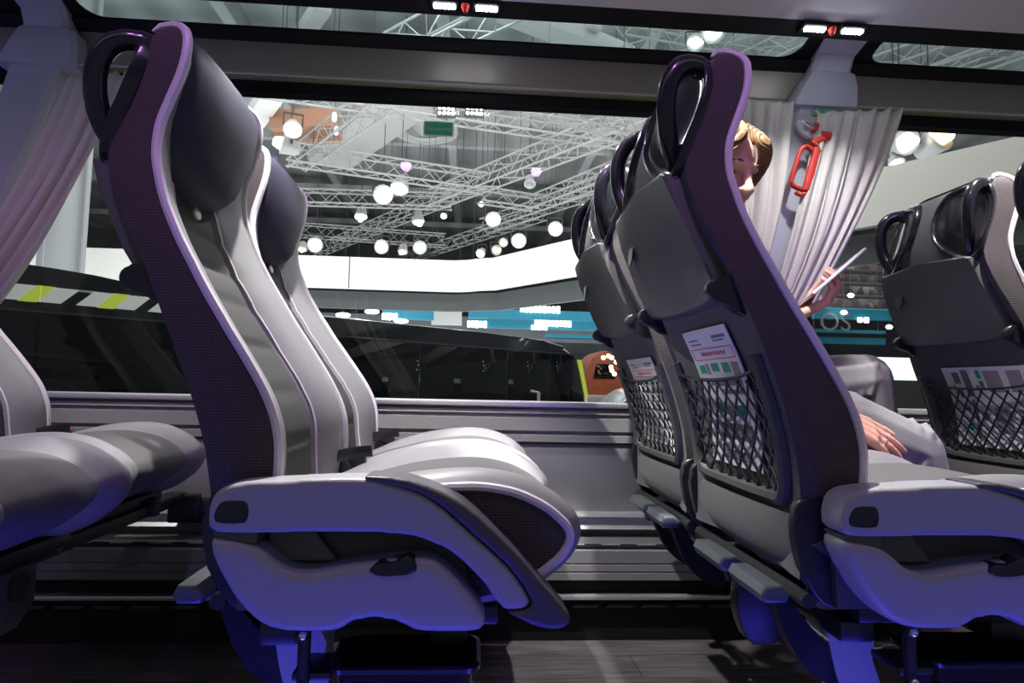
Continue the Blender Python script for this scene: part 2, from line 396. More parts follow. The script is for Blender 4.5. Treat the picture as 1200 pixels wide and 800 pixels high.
# black ceramic border with rounded corners on each roof pane
def rrect(x0, x1, v0, v1, r, n=6):
    out = []
    for cx, cv, a0 in ((x1-r, v1-r, 0), (x0+r, v1-r, 90), (x0+r, v0+r, 180), (x1-r, v0+r, 270)):
        for k in range(n+1):
            a = math.radians(a0+90*k/n); out.append((cx+r*math.cos(a), cv+r*math.sin(a)))
    return out
for i, (a, b) in enumerate(segs):
    def q(u, v, d=0): return (u, 1.822-.9715*v, 1.760+.237*v-d)
    bm = NB(); inn = rrect(a+.13, b-.10, .022, .155, .055); out = rrect(a+.02, b-.02, -.012, .18, .0552)
    rings = []
    for d in (0, .006): rings.append(([bm.verts.new(q(*p, d)) for p in inn], [bm.verts.new(q(*p, d)) for p in out]))
    n_ = len(inn)
    for k in range(n_):
        k2 = (k+1) % n_
        for I, O in rings: bm.faces.new((I[k], I[k2], O[k2], O[k]))
        for e in (0, 1): bm.faces.new((rings[0][e][k], rings[0][e][k2], rings[1][e][k2], rings[1][e][k]))
    struct(bm, 'trim_%d' % (20+i), m_rub, False)
# LED reading lights on the roof-glass frame
LEDL = ['left one of the two white LED light bars glowing above the wide middle window', 'right one of the two white LED light bars above the wide middle window',
        'white LED light bar glowing left of centre at the top of the right pillar', 'white LED light bar glowing right of centre at the top of the right pillar']
for k, (px, py) in enumerate([(521, 13), (570, 17), (953, 43), (997, 46)]):
    p = onY(px, py, 1.575); x, z = p.x, 1.716
    t = thing('reading_light', LEDL[k], 'light', (x, 1.575, z), 'LED bars along the roof window')
    bm = NB(); box(bm, (x-.036, 1.552, z+.002), (x+.036, 1.60, z+.016), .004); fin(bm, 'housing', m_rub, t)
    for j in range(5):
        bm = NB(); cx = x-.024+.012*j; box(bm, (cx-.0045, 1.560, z-.006), (cx+.0045, 1.575, z+.0025), .002); fin(bm, 'diode', m_led, t)
for px in (545, 975):
    p = onY(px, 15 if px < 600 else 44, 1.575)
    bm = NB(); cyl(bm, (p.x, 1.575, 1.714), (p.x, 1.575, 1.725), .010, .012); ball(bm, (p.x, 1.575, 1.712), .008)
    o = fin(bm, 'call_button', m_red, None, True, (p.x, 1.575, 1.72))
    tagk(o, 'small red button between the two LED bars above the ' + ('wide middle window' if px < 600 else 'right pillar'), 'button')

# emergency exit sticker on the middle pane
p = onY(514, 151, 1.882)
t = thing('exit_sign', 'green rectangular Notausstieg sticker with white border on the window pane', 'sign', (p.x, 1.882, p.z))
bm = NB(); prism(bm, sp2([(p.x-.046, p.z-.023), (p.x-.048, p.z), (p.x-.046, p.z+.023), (p.x, p.z+.0245), (p.x+.046, p.z+.023), (p.x+.048, p.z), (p.x+.046, p.z-.023), (p.x, p.z-.0245)], 1), 'y', 1.8815, 1.8835); fin(bm, 'border', m_white, t, False)
bm = NB(); box(bm, (p.x-.0425, 1.8805, p.z-.0195), (p.x+.0425, 1.8814, p.z+.0205)); fin(bm, 'field', m_green, t, False)
fin(text_bm('Notausstieg', .0165, Matrix.Translation((p.x, 1.880, p.z-.001)) @ FACE_Y), 'lettering', mat('sign_lettering', (.35, .7, .5), .6), t, False)

# sticker on pillar, hammer, holder
p = onY(960, 131, 1.79)
t = thing('emergency_sticker', 'small green emergency pictogram sticker at the top of the right pillar', 'sticker', (p.x, 1.793, p.z))
bm = NB(); box(bm, (p.x-.021, 1.7905, p.z-.010), (p.x+.021, 1.794, p.z+.011)); fin(bm, 'border', mat('sticker_grey', (.35, .4, .4), .5), t, False)
bm = NB(); box(bm, (p.x-.017, 1.7895, p.z-.007), (p.x+.017, 1.7904, p.z+.008)); fin(bm, 'field', m_green, t, False)
bm = NB(); box(bm, (p.x-.009, 1.7887, p.z-.005), (p.x-.006, 1.7894, p.z+.005)); box(bm, (p.x-.013, 1.7887, p.z-.001), (p.x-.002, 1.7894, p.z+.002)); fin(bm, 'pictogram', m_white, t, False)
HY = 1.765
def hp(x, y, yy=HY): q = onY(905+x*.15, 120+y*.15, yy); return (q.x, q.y, q.z)
t = thing('emergency_hammer', 'red emergency glass hammer clipped to the right pillar between the curtains', 'hammer', hp(250, 500))
bm = NB(); tube(bm, spline([hp(*q) for q in [(320, 385), (270, 345), (225, 370), (190, 460), (150, 600), (165, 650), (230, 680), (285, 695)]], 6), .0075, 10); fin(bm, 'guard', m_red, t)
bm = NB(); tube(bm, [hp(*q) for q in [(345, 350), (350, 380), (335, 440), (300, 560), (265, 690)]], [.014, .0155, .0145, .0155, .014], 10, sc=(1, .7)); fin(bm, 'handle', m_red, t)
bm = NB(); tube(bm, spline([hp(*q) for q in [(180, 700), (215, 722), (270, 705)]], 5), .0062, 8); fin(bm, 'pull_tab', m_red, t)
bm = NB(); tube(bm, [hp(*q) for q in [(310, 330), (350, 300), (400, 290)]], .0125, 10); tube(bm, [hp(*q) for q in [(375, 250), (450, 265)]], .0125, 10); tube(bm, [hp(*q) for q in [(320, 225), (350, 170)]], .0075, 10); fin(bm, 'head', m_red, t)
bm = NB(); tube(bm, [hp(*q) for q in [(255, 160), (330, 205)]], .0058, 10); fin(bm, 'steel_tip', m_chrome, t)
bm = NB(); tube(bm, [hp(*q) for q in [(345, 318), (360, 335)]], .006, 8); tube(bm, [hp(*(q[0], q[1]), 1.755) for q in [(340, 320), (365, 330)]], .004, 8); fin(bm, 'rivet', m_chrome, t)
bm = NB()
prism(bm, sp2([(hp(*q)[0], hp(*q)[2]) for q in [(205, 150), (240, 125), (330, 165), (395, 215), (400, 240), (340, 265), (290, 255), (225, 200)]], 3), 'y', 1.775, 1.792, .004)
o = fin(bm, 'hammer_holder', m_white, None, True, hp(300, 200, 1.785)); tagk(o, 'white plastic clip holding the red hammer head on the pillar', 'holder')

# curtains
def curtain(label, top, bot, pleats, y, amp, seed, mid=None, group=None):
    rnd = random.Random(seed); NU, NV = pleats*10, 26; G = []
    ph = [rnd.uniform(-.5, .5) for _ in range(pleats+2)]; am = [rnd.uniform(.6, 1.25) for _ in range(pleats+2)]
    for j in range(NV+1):
        v = j/NV; row = []
        for i in range(NU+1):
            u = i/NU
            tl, tr = Vector(top[0]), Vector(top[1]); bl, br = Vector(bot[0]), Vector(bot[1])
            a = tl.lerp(bl, v); b = tr.lerp(br, v)
            if mid: b = b + Vector(mid)*4*v*(1-v); a = a + Vector(mid)*4*v*(1-v)
            p = a.lerp(b, u); w = (b-a).length
            k = u*pleats; ki = int(k)
            A = amp*(am[ki]*(1-(k-ki))+am[ki+1]*(k-ki))*(1 if v > .06 else .75+v*4)
            s = math.sin(2*PI*k+ph[ki]*(1-(k-ki))+ph[ki+1]*(k-ki)+1.2*math.sin(v*2.2+ki))
            s = math.copysign(abs(s)**.8, s)
            wob = .006*math.sin(7*v+5*u+seed)
            row.append((p.x+.35*A*math.cos(2*PI*k)+wob*.5, y+A*s, p.z+(.006*math.sin(2*PI*k+1)*(1-v) if v < .3 else 0)))
        G.append(row)
    bm = NB(); grid(bm, G); o = fin(bm, 'curtain', m_curt, None, True, (top[0][0], y, top[0][1] if False else top[0][2]), 80)
    so = o.modifiers.new('cloth', 'SOLIDIFY'); so.thickness = .002
    return tagk(o, label, 'curtain', group)
P3 = lambda px, py, y: tuple(onY(px, py, y))
curtain('cream curtain gathered beside the left pillar, drawn down to the left', [P3(72, 88, 1.76), P3(147, 84, 1.76)], [P3(-75, 335, 1.76), P3(-10, 360, 1.76)], 5, 1.765, .011, 3, mid=(.03, 0, -.01))
curtain('cream curtain hanging left of the right pillar behind the passenger head', [P3(862, 115, 1.78), P3(930, 120, 1.78)], [P3(838, 330, 1.78), P3(893, 330, 1.78)], 4, 1.785, .009, 5, mid=(.01, 0, 0))
curtain('cream curtain gathered right of the pillar with the red hammer', [P3(958, 131, 1.76), P3(1060, 126, 1.76)], [P3(895, 375, 1.76), P3(945, 375, 1.76)], 6, 1.765, .010, 8, mid=(.02, 0, -.01))
bm = NB(); cyl(bm, (X0, 1.80, 1.618), (X1, 1.80, 1.618), .004, None, 8); o = fin(bm, 'curtain_rail', m_alu, None, True, (0, 1.80, 1.618)); tagk(o, 'thin metal curtain rail running along the window head', 'rail')

# ================================================================== SEATS
_z = [.459, .52, .581, .631, .668, .706, .745, .784, .828, .874, .914, .956, 1.0, 1.032, 1.071, 1.103, 1.142, 1.178, 1.207, 1.221, 1.230]
_xe = [-.037, -.039, -.046, -.055, -.066, -.079, -.095, -.112, -.132, -.154, -.176, -.199, -.219, -.224, -.218, -.206, -.194, -.187, -.184, -.178, -.168]
_xc = [-.020, -.020, -.026, -.034, -.044, -.058, -.076, -.098, -.126, -.156, -.184, -.210, -.232, -.243, -.248, -.247, -.240, -.230, -.216, -.200, -.180]
_xp = [.028, .035, .039, .041, .034, .018, -.007, -.032, -.062, -.090, -.113, -.135, -.151, -.159, -.160, -.152, -.138, -.131, -.131, -.139, -.150]
_hw = [.198, .202, .206, .207, .206, .206, .205, .205, .200, .195, .190, .182, .174, .168, .161, .159, .157, .155, .152, .147, .138]
ZS = []
for a, b in zip(_z, _z[1:]):
    n = 3 if b < 1.2 else 2
    ZS += [a+(b-a)*k/n for k in range(n)]
ZS.append(_z[-1])
def smoothvals(t):
    v = [lerp(_z, t, z) for z in ZS]
    for _ in range(3): v = [v[0]]+[(v[i-1]+2*v[i]+v[i+1])/4 for i in range(1, len(v)-1)]+[v[-1]]
    return v
XR, XE, XP, HW = [smoothvals(t) for t in (_xc, _xe, _xp, _hw)]
def hwz(z): return lerp(ZS, HW, z)
def hwr(z): return hwz(z)-.004
def rearx(z, v):
    t = min(1, abs(v)/hwr(z)); c = lerp(ZS, XR, z); e = lerp(ZS, XE, z)
    f = max(0, (t-.40)/.60)
    f = f*f*(3-2*f) if z < .9 else f**1.6
    return c+(e-c)*f
def pillow(z, seams=(.62, .70, .775, .845, .90, .955, 1.03)):
    for a, b in zip(seams, seams[1:]):
        if a <= z <= b:
            t = (z-a)/(b-a); return .007*(1-(2*t-1)**6)
    return .007
def insert_x(z, v):
    dep = lerp([.46, .6, .75, .9, 1.05, 1.1], [.020, .040, .046, .042, .03, .03], z)
    return lerp(ZS, XP, z)-dep+pillow(z)*(1-min(1, abs(v)/(hwz(z)-.09))**4)
def build_seat(kind):
    root = thing('coach_seat', 'x', 'seat', (0, 0, 0), None, False)
    # backrest rear shell
    bm = NB(); G = []
    for z in ZS: G.append([(rearx(z, k/14*hwr(z)), k/14*hwr(z), z) for k in range(-14, 15)])
    grid(bm, G)
    back = fin(bm, 'backrest', m_back, root, True, None, 80)
    # side panels
    for s in (-1, 1):
        bm = NB(); G2 = []
        for z, a, b in zip(ZS, XE, XP):
            w = hwz(z); wr = hwr(z); x0 = a; x1 = b-.002
            G2.append([(x0+(x1-x0)*k/8, s*(wr+(w-wr)*math.sin(PI/2*k/8)**.8), z) for k in range(9)])
        grid(bm, G2); fin(bm, 'side_panel', m_mesh, back, True, None, 80)
        # piping over the front edge and the crown
        bm = NB(); pts = []
        for z, b in zip(ZS, XP):
            w = hwz(z); pts.append((b, s*(w-.002), z))
        pts += [(-.163, s*.132, 1.2335), (-.178, s*.136, 1.229), (-.186, s*.142, 1.218)]
        tube(bm, pts, [.0068]*(len(pts)-3)+[.0068, .005, .002], 8); fin(bm, 'piping', m_pipe, back)
        # bolster
        bm = NB(); G3 = []
        for z, b in zip(ZS, XP):
            if z > 1.19: break
            w = hwz(z); inner = insert_x(z, w-.10)
            pr = [(b-.002, w-.004), (b+.001, w-.012), (b+.001, w-.024), (b-.002, w-.040), (b-.008, w-.060), (b-.018, w-.080), (inner+.008, w-.095), (inner-.004, w-.101)]
            G3.append([(x, s*v, z) for x, v in pr])
        grid(bm, G3); fin(bm, 'bolster', m_leather, back, True, None, 80)
        bm = NB(); tube(bm, [(insert_x(z, hwz(z)-.10)+.008, s*(hwz(z)-.095), z) for z in ZS if z < 1.06], .0022, 6); fin(bm, 'bolster_seam', m_pipe, back)
    # insert
    bm = NB(); G4 = []; z = .46
    zs = []
    while z < 1.06: zs.append(z); z += .009
    for z in zs: G4.append([(insert_x(z, v), v, z) for v in [(hwz(z)-.095)*k/8 for k in range(-8, 9)]])
    grid(bm, G4); fin(bm, 'back_insert', m_insert, back, True, None, 80)
    # headrest pad
    bm = NB(); G5 = []
    hz = [1.016, 1.024, 1.036, 1.052, 1.070, 1.09, 1.112, 1.135, 1.158, 1.178, 1.195, 1.210, 1.222, 1.231, 1.236, 1.237]
    hx = [-.182, -.160, -.143, -.132, -.125, -.120, -.116, -.114, -.114, -.116, -.119, -.125, -.133, -.144, -.158, -.176]
    for z, x in zip(hz, hx):
        row = []
        fullw = lerp([1.016, 1.05, 1.09, 1.13, 1.19, 1.22, 1.237], [.095, .124, .140, .148, .150, .144, .128], z)
        for k in range(-14, 15):
            t = k/14; e = abs(t)
            d = lerp([1.016, 1.10, 1.16, 1.237], [.034, .030, .019, .006], z)*e**2.4+.012*max(0, (e-.85)/.15)**2
            arch = .016*(1-t*t) if z < 1.06 else 0
            row.append((x-d, t*fullw, z-arch*1.2-(.018*max(0, (e-.6)/.4)**2 if z > 1.22 else 0)))
        G5.append(row)
    grid(bm, G5); fin(bm, 'headrest', m_head, back, True, None, 80)
    # crown closing strip (fabric over the top)
    bm = NB(); G6 = []
    for k in range(-10, 11):
        v = .134*k/10
        G6.append([(rearx(1.23, v), v, 1.229), (-.170, v*.99, 1.233), (-.150, v*.98, 1.231)])
    grid(bm, G6); fin(bm, 'crown', m_back, back, True, None, 80)
    # badge
    bm = NB(); cyl(bm, (insert_x(.99, 0)-.004, -.0, .99), (insert_x(.99, 0)+.004, -.0, .992), .0125, .0115, 20); fin(bm, 'badge', m_badge, back)
    # coat hook button on the rear
    rear = rearx
    bm = NB(); zc, vc = 1.075, .062
    cyl(bm, (rear(zc, vc)+.004, vc, zc), (rear(zc, vc)-.004, vc, zc), .0135, .0125, 20)
    bt = fin(bm, 'coat_button', m_charc, back)
    bm = NB()
    for dz in (-.004, .004): box(bm, (rear(zc, vc)-.0055, vc-.005, zc+dz-.0008), (rear(zc, vc)-.0038, vc+.005, zc+dz+.0008))
    fin(bm, 'slot', m_badge, bt, False)
    # grab handles with dished backing on both upper rear corners
    for s in (-1, 1):
        bm = NB()
        def cs(u, z):     # skin of the chamfered corner: u=0 side-panel seam, u=1 toward the back centre
            v = hwr(z)-.0-u*.122; return rearx(z, v), v
        ring = sp2([(.12, 1.206), (.45, 1.212), (.80, 1.200), (1.0, 1.160), (.97, 1.10), (.74, 1.056), (.45, 1.026), (.2, 1.022), (.03, 1.050), (-.02, 1.105), (.0, 1.165)], 3)
        cx = sum(p[0] for p in ring)/len(ring); cz = sum(p[1] for p in ring)/len(ring); Gd = []
        for f, dx in ((1.08, .006), (1.08, -.009), (1.04, -.014), (.97, -.014), (.90, -.006), (.75, -.003), (.5, -.003), (.25, -.003), (.02, -.003)):
            row = []
            for p in ring+[ring[0]]:
                u, z = cx+(p[0]-cx)*f, cz+(p[1]-cz)*f; x, v = cs(u, z); row.append((x+dx*.8, s*(v-dx*.6), z))
            Gd.append(row)
        grid(bm, Gd); h = fin(bm, 'grab_handle', m_blackg, back, True, None, 80)
        bm = NB()
        path = spline([(-.190, s*.128, 1.200), (-.214, s*.142, 1.203), (-.238, s*.150, 1.190), (-.252, s*.153, 1.162), (-.254, s*.152, 1.125), (-.248, s*.148, 1.090), (-.236, s*.138, 1.060), (-.216, s*.126, 1.040)], 6)
        n = len(path); tube(bm, path, [.0132 if 4 < i < n-5 else .0155 for i in range(n)], 12, sc=(1.15, .9)); fin(bm, 'grip_bar', m_blackg, h)
    # tray table
    bm = NB()
    def TX(z): return lerp([.84, .87, .95, 1.0, 1.06], [-.128, -.146, -.190, -.212, -.236], z)
    def plate(bm, outl, off0, off1, w):
        t = NB(); v0 = []; v1 = []
        for v, z in outl: v0.append(t.verts.new((TX(z)+off0, v, z))); v1.append(t.verts.new((TX(z)+off1, v, z)))
        f0 = t.faces.new(v0); f1 = t.faces.new(v1[::-1]); n = len(outl)
        for i in range(n): t.faces.new((v0[i], v0[(i+1) % n], v1[(i+1) % n], v1[i]))
        bev(t, list(f0.edges)+list(f1.edges), w, 3); bmesh.ops.triangulate(t, faces=[f for f in t.faces if len(f.verts) > 4]); join(bm, t)
    outl = [(-.150, 1.060), (-.165, 1.052), (-.172, 1.0), (-.184, .90), (-.186, .860), (-.176, .847), (-.10, .842), (.0, .840), (.10, .842), (.176, .847), (.186, .860), (.184, .90), (.172, 1.0), (.165, 1.052), (.150, 1.060), (.0, 1.068)]
    outl = [(v*.93, .842+(z-.842)*.86) for v, z in outl]; plate(bm, outl, -.004, -.032, .007); tr = fin(bm, 'tray_table', m_tray, back, True, None, 30)
    bm = NB(); zc, vc = .962, .108; x = TX(zc)-.0318
    t_ = NB(); bmesh.ops.create_circle(t_, segments=24, radius=1, cap_ends=True)
    bmesh.ops.transform(t_, matrix=Matrix(((0, 0, 1, x-.0015), (.015, 0, 0, vc), (0, .026, 0, zc), (0, 0, 0, 1))), verts=t_.verts)
    r = bmesh.ops.extrude_face_region(t_, geom=list(t_.faces)); bmesh.ops.translate(t_, vec=(.003, 0, 0), verts=[v for v in r['geom'] if isinstance(v, bmesh.types.BMVert)])
    join(bm, t_); fin(bm, 'finger_hole', m_black, tr)
    for s in (-1, 1):
        bm = NB()
        prism(bm, sp2([(-.12, .878), (-.15, .874), (-.180, .866), (-.187, .850), (-.176, .837), (-.14, .826), (-.105, .80), (-.082, .775), (-.078, .80), (-.09, .85)], 3), 'y', s*.168, s*.186, .006)
        fin(bm, 'tray_bracket', m_black, back)
    # literature pocket: U frame + net
    bm = NB()
    def fr(v, z, off): v *= .90; return (rearx(z, v)+off, v, z)
    U = spline([(-.190, .765, 0), (-.190, .68, 0), (-.187, .60, 0), (-.170, .566, 0), (-.12, .557, 0), (0, .555, 0), (.12, .557, 0), (.170, .566, 0), (.187, .60, 0), (.190, .68, 0), (.190, .765, 0)], 5)
    tube(bm, [fr(p.x, p.y, -.004) for p in U], .0125, 8, sc=(1, 1)); pk = fin(bm, 'pocket_frame', m_charc, back)
    bm = NB(); 
    def nt(v, z):
        b = .020*math.sin(PI*min(1, max(0, (z-.565)/.30)))*(1-(v/.2)**2)
        return fr(v, z, -.010-b)
    def ztop(v): return .742-.012*(1-(v/.178)**2)*1.0
    nd = 9; du = .356/nd
    for sgn in (1, -1):
        for k in range(-8, 18):
            pts = []
            for q in range(0, 15):
                z = .566+q*.0135; v = -.178+k*du+sgn*(z-.566)*1.0
                if -.179 <= v <= .179 and z <= ztop(v)+.002: pts.append(nt(v, z))
            if len(pts) > 1: tube(bm, pts, .0023, 5)
    tube(bm, [nt(v, ztop(v)) for v in [-.18+.36*k/20 for k in range(21)]], .003, 6)
    fin(bm, 'pocket_net', m_black, pk)
    # lower rear panel and recliner plates
    bm = NB(); G7 = []
    for z, dx in ((.545, -.035), (.53, -.040), (.50, -.038), (.47, -.026), (.45, -.006), (.44, .02)):
        G7.append([(dx-.010*(1-(k/10)**2), .186*k/10, z) for k in range(-10, 11)])
    grid(bm, G7); fin(bm, 'lower_back_panel', m_back, root, True, None, 80)
    for s in (-1, 1):
        bm = NB(); prism(bm, sp2([(-.050, .56), (-.030, .575), (.05, .57), (.07, .50), (.05, .44), (-.0, .425), (-.035, .46), (-.052, .52)], 3), 'y', s*.188, s*.204, .004)
        rp = fin(bm, 'recliner_plate', m_black, root)
    # footrest: two pads on curved arms
    bm = NB(); tube(bm, [(-.03, -.20, .435), (-.03, .20, .435)], .011, 8); ft = fin(bm, 'footrest', m_black, root)
    for a, b in ((-.19, -.075), (-.045, .075)):
        bm = NB(); prism(bm, [(-.092, .440), (-.086, .452), (-.062, .452), (-.050, .440), (-.056, .428), (-.086, .428)], 'y', a, b, .005); fin(bm, 'foot_pad', m_pad, ft)
    for v in (-.13, .02):
        bm = NB(); prism(bm, sp2([(-.085, .432), (-.06, .438), (-.03, .36), (.01, .31), (.06, .29), (.06, .33), (0, .38), (-.035, .43)], 3), 'y', v-.012, v+.012, .003); fin(bm, 'footrest_arm', m_rub, ft)
    # cushion
    RX = [-.03, .05, .10, .16, .20, .25, .30, .34, .37, .40, .42, .436, .443, .44, .428, .41, .38, .34, .28]
    RZ = [.515, .548, .570, .588, .597, .604, .606, .601, .592, .577, .562, .545, .525, .505, .485, .468, .447, .43, .418]
    prof = [(p.x, p.y) for p in spline([(a, b, 0) for a, b in zip(RX, RZ)], 4)]
    nrm = []
    for i in range(len(prof)):
        a = prof[max(0, i-1)]; b = prof[min(len(prof)-1, i+1)]; d = Vector((b[0]-a[0], b[1]-a[1])).normalized(); nrm.append((-d.y, d.x))
    def at(i, v):
        a = abs(v)
        d = lerp([0, .06, .098, .104, .112, .13, .15, .172, .188, .20, .207], [-.012, -.013, -.018, -.022, -.018, -.010, -.003, 0, -.004, -.012, -.022], a)
        x, z = prof[i]; 
        fade = 1 if x > .12 or prof[i][1] < .5 else max(.25, x/.12)
        return (x+nrm[i][0]*d*fade, v, z+nrm[i][1]*d*fade)
    n = len(prof)
    bm = NB(); grid(bm, [[at(i, -.108+.216*k/14) for k in range(15)] for i in range(n)]); cu = fin(bm, 'cushion', m_cush, root, True, None, 80)
    for s in (-1, 1):
        bm = NB(); grid(bm, [[at(i, s*(.104+.102*k/12)) for k in range(13)] for i in range(n)]); fin(bm, 'cushion_bolster', m_leather, cu, True, None, 80)
        bm = NB(); tube(bm, [at(i, s*.206) for i in range(4, n-4)], .0062, 8); fin(bm, 'cushion_piping', m_pipe, cu)
        bm = NB(); pts = [at(i, s*.2065) for i in range(n)]
        vs = [bm.verts.new(p) for p in pts]+[bm.verts.new(q) for q in ((.07, s*.2065, .43), (.035, s*.2065, .47))]
        f = bm.faces.new(vs); bmesh.ops.triangulate(bm, faces=[f]); fin(bm, 'cushion_side', m_mesh, cu, False)
        bm = NB(); tube(bm, [at(i, s*.104) for i in range(4, n-6)], .0018, 6); fin(bm, 'cushion_seam', m_leather, cu)
    bm = NB(); box(bm, (.04, -.2, .405), (.33, .2, .43), .004); fin(bm, 'cushion_pan', m_black, root)
    # belt buckle and tongue
    bm = NB(); tube(bm, [(.02, .215, .50), (.05, .212, .545), (.062, .210, .565)], .006, 6); box(bm, (.03, .2, .555), (.085, .222, .578), .005); bk = fin(bm, 'belt_buckle', m_black, root)
    bm = NB(); box(bm, (.078, .203, .572), (.0865, .219, .580), .002); fin(bm, 'release_button', m_red, bk)
    bm = NB(); tube(bm, spline([(.03, .165, .575), (.06, .185, .583), (.10, .18, .588)], 4), .011, 6, sc=(1, .25)); fin(bm, 'belt_strap', m_black, root)
    if kind == 'aisle':
        yo = -.265  # outer face (seat centre 1.03 -> .765)
        beam = [(-.022, .556), (-.020, .576), (-.010, .589), (.012, .596), (.08, .6005), (.153, .604), (.187, .598), (.227, .586), (.257, .567), (.292, .537), (.337, .498), (.366, .458), (.360, .449), (.334, .446), (.311, .476), (.279, .507), (.248, .527), (.206, .5365), (.156, .538), (.06, .5375), (-.012, .537), (-.020, .545)]
        bm = NB(); prism(bm, sp2(beam, 2), 'y', yo-.001, yo+.053, .004, 2); ar = remesh(bm, 'armrest', m_shell, root, .0042, 10, .5)
        cap = [(.150, .6045), (.194, .6055), (.235, .596), (.278, .576), (.315, .546), (.352, .510), (.384, .474), (.412, .444), (.415, .434), (.408, .427), (.396, .424), (.372, .428), (.352, .437), (.335, .446), (.358, .447), (.367, .458), (.338, .499), (.293, .538), (.258, .568), (.228, .586), (.188, .5965)]
        bm = NB(); prism(bm, sp2(cap, 2), 'y', yo-.004, yo+.058, .003, 2); remesh(bm, 'armrest_pad', m_cap, ar, .0035, 6, .5)
        bm = NB(); prism(bm, sp2([(-.014, .560), (-.008, .572), (.0, .575), (.018, .575), (.024, .572), (.026, .562), (.024, .552), (.018, .549), (-.0, .549), (-.012, .551)], 2), 'y', yo-.0016, yo+.004, .001); fin(bm, 'end_recess', m_black, ar)
        shell = [(-.019, .532), (-.016, .512), (.0, .482), (.020, .453), (.044, .431), (.062, .424), (.085, .422), (.138, .422), (.146, .432), (.155, .437), (.20, .437), (.215, .430), (.226, .421), (.29, .420), (.306, .423), (.313, .433), (.30, .455), (.27, .487), (.250, .503), (.235, .508), (.172, .502), (.137, .497), (.10, .490), (.087, .490), (.07, .494), (.055, .504), (.036, .521), (.015, .524)]
        bm = NB(); prism(bm, sp2(shell, 2), 'y', yo-.002, yo+.058, .006, 3); sh = remesh(bm, 'side_shell', m_shell, root, .0045, 26, .5)
        bm = NB(); prism(bm, sp2([(.17, .494), (.18, .503), (.20, .504), (.214, .512), (.224, .506), (.226, .494), (.21, .490), (.185, .489)], 3), 'y', yo-.004, yo+.022, .003); fin(bm, 'recline_lever', m_black, sh)
        bm = NB(); prism(bm, [(.0, .43), (.30, .43), (.28, .50), (.22, .545), (-.005, .545)], 'y', yo+.050, yo+.060); fin(bm, 'inner_plate', m_charc, root, False)
        bm = NB(); prism(bm, [(.045, .495), (.125, .495), (.085, .545), (.035, .545)], 'y', yo+.036, yo+.050, .002); fin(bm, 'bracket_web', m_tray, root, False)
        bm = NB(); prism(bm, [(-.018, .537), (.034, .537), (.034, .524), (.01, .522), (-.012, .527)], 'y', yo+.008, yo+.05); fin(bm, 'hinge_cover', m_tray, root, False)
    return root
seatA = build_seat('aisle'); seatW = build_seat('window')
YA, YW = 1.030, 1.475
RL = []
rows = [('A', -.285), ('B', .499), ('C', 1.36), ('Z', -1.069)]
SL = {('A', 0): 'centre-left coach seat nearest the aisle, shown side-on with a full side shell', ('A', 1): 'centre-left window seat with dark headrest behind the nearer side-on seat',
      ('B', 0): 'coach seat seen from behind with folded tray, netted safety card and violet-lit handle', ('B', 1): 'window seat seen from behind, occupied by the person with the tablet',
      ('C', 0): 'coach seat cut off by the right edge of the photo, nearest the aisle', ('C', 1): 'grey seat back far right with round tray hole and wide card in its net',
      ('Z', 0): 'coach seat at the left edge whose dark cushion front juts in lowest', ('Z', 1): 'left-edge window seat with pale backrest edge and gray cushion beside the wall'}
SEATS = {}
def RECL(deg):
    pv = Matrix.Translation((.01, 0, .52)); return pv @ Matrix.Rotation(math.radians(deg), 4, 'Y') @ pv.inverted()
REC = {('A', 0): 0, ('A', 1): -2.6, ('B', 0): 3.5, ('B', 1): 3.0, ('C', 0): 3.0, ('C', 1): 3.0, ('Z', 0): 0, ('Z', 1): -6}
for r, x0 in rows:
    for k, (proto, y) in enumerate(((seatA, YA), (seatW, YW))):
        o = proto if r == 'A' else copy_tree(proto)
        o.location = (x0-(.05 if k and r == 'Z' else 0), y, 0); RL.append((o, REC[(r, k)])); o['label'] = SL[(r, k)]; o['category'] = 'seat'; o['group'] = 'coach seats beside the window wall'
        SEATS[(r, k)] = o
for o, d in RL:
    for c in kids(o):
        if c.name.split('.')[0] == 'backrest': c.matrix_local = RECL(d)
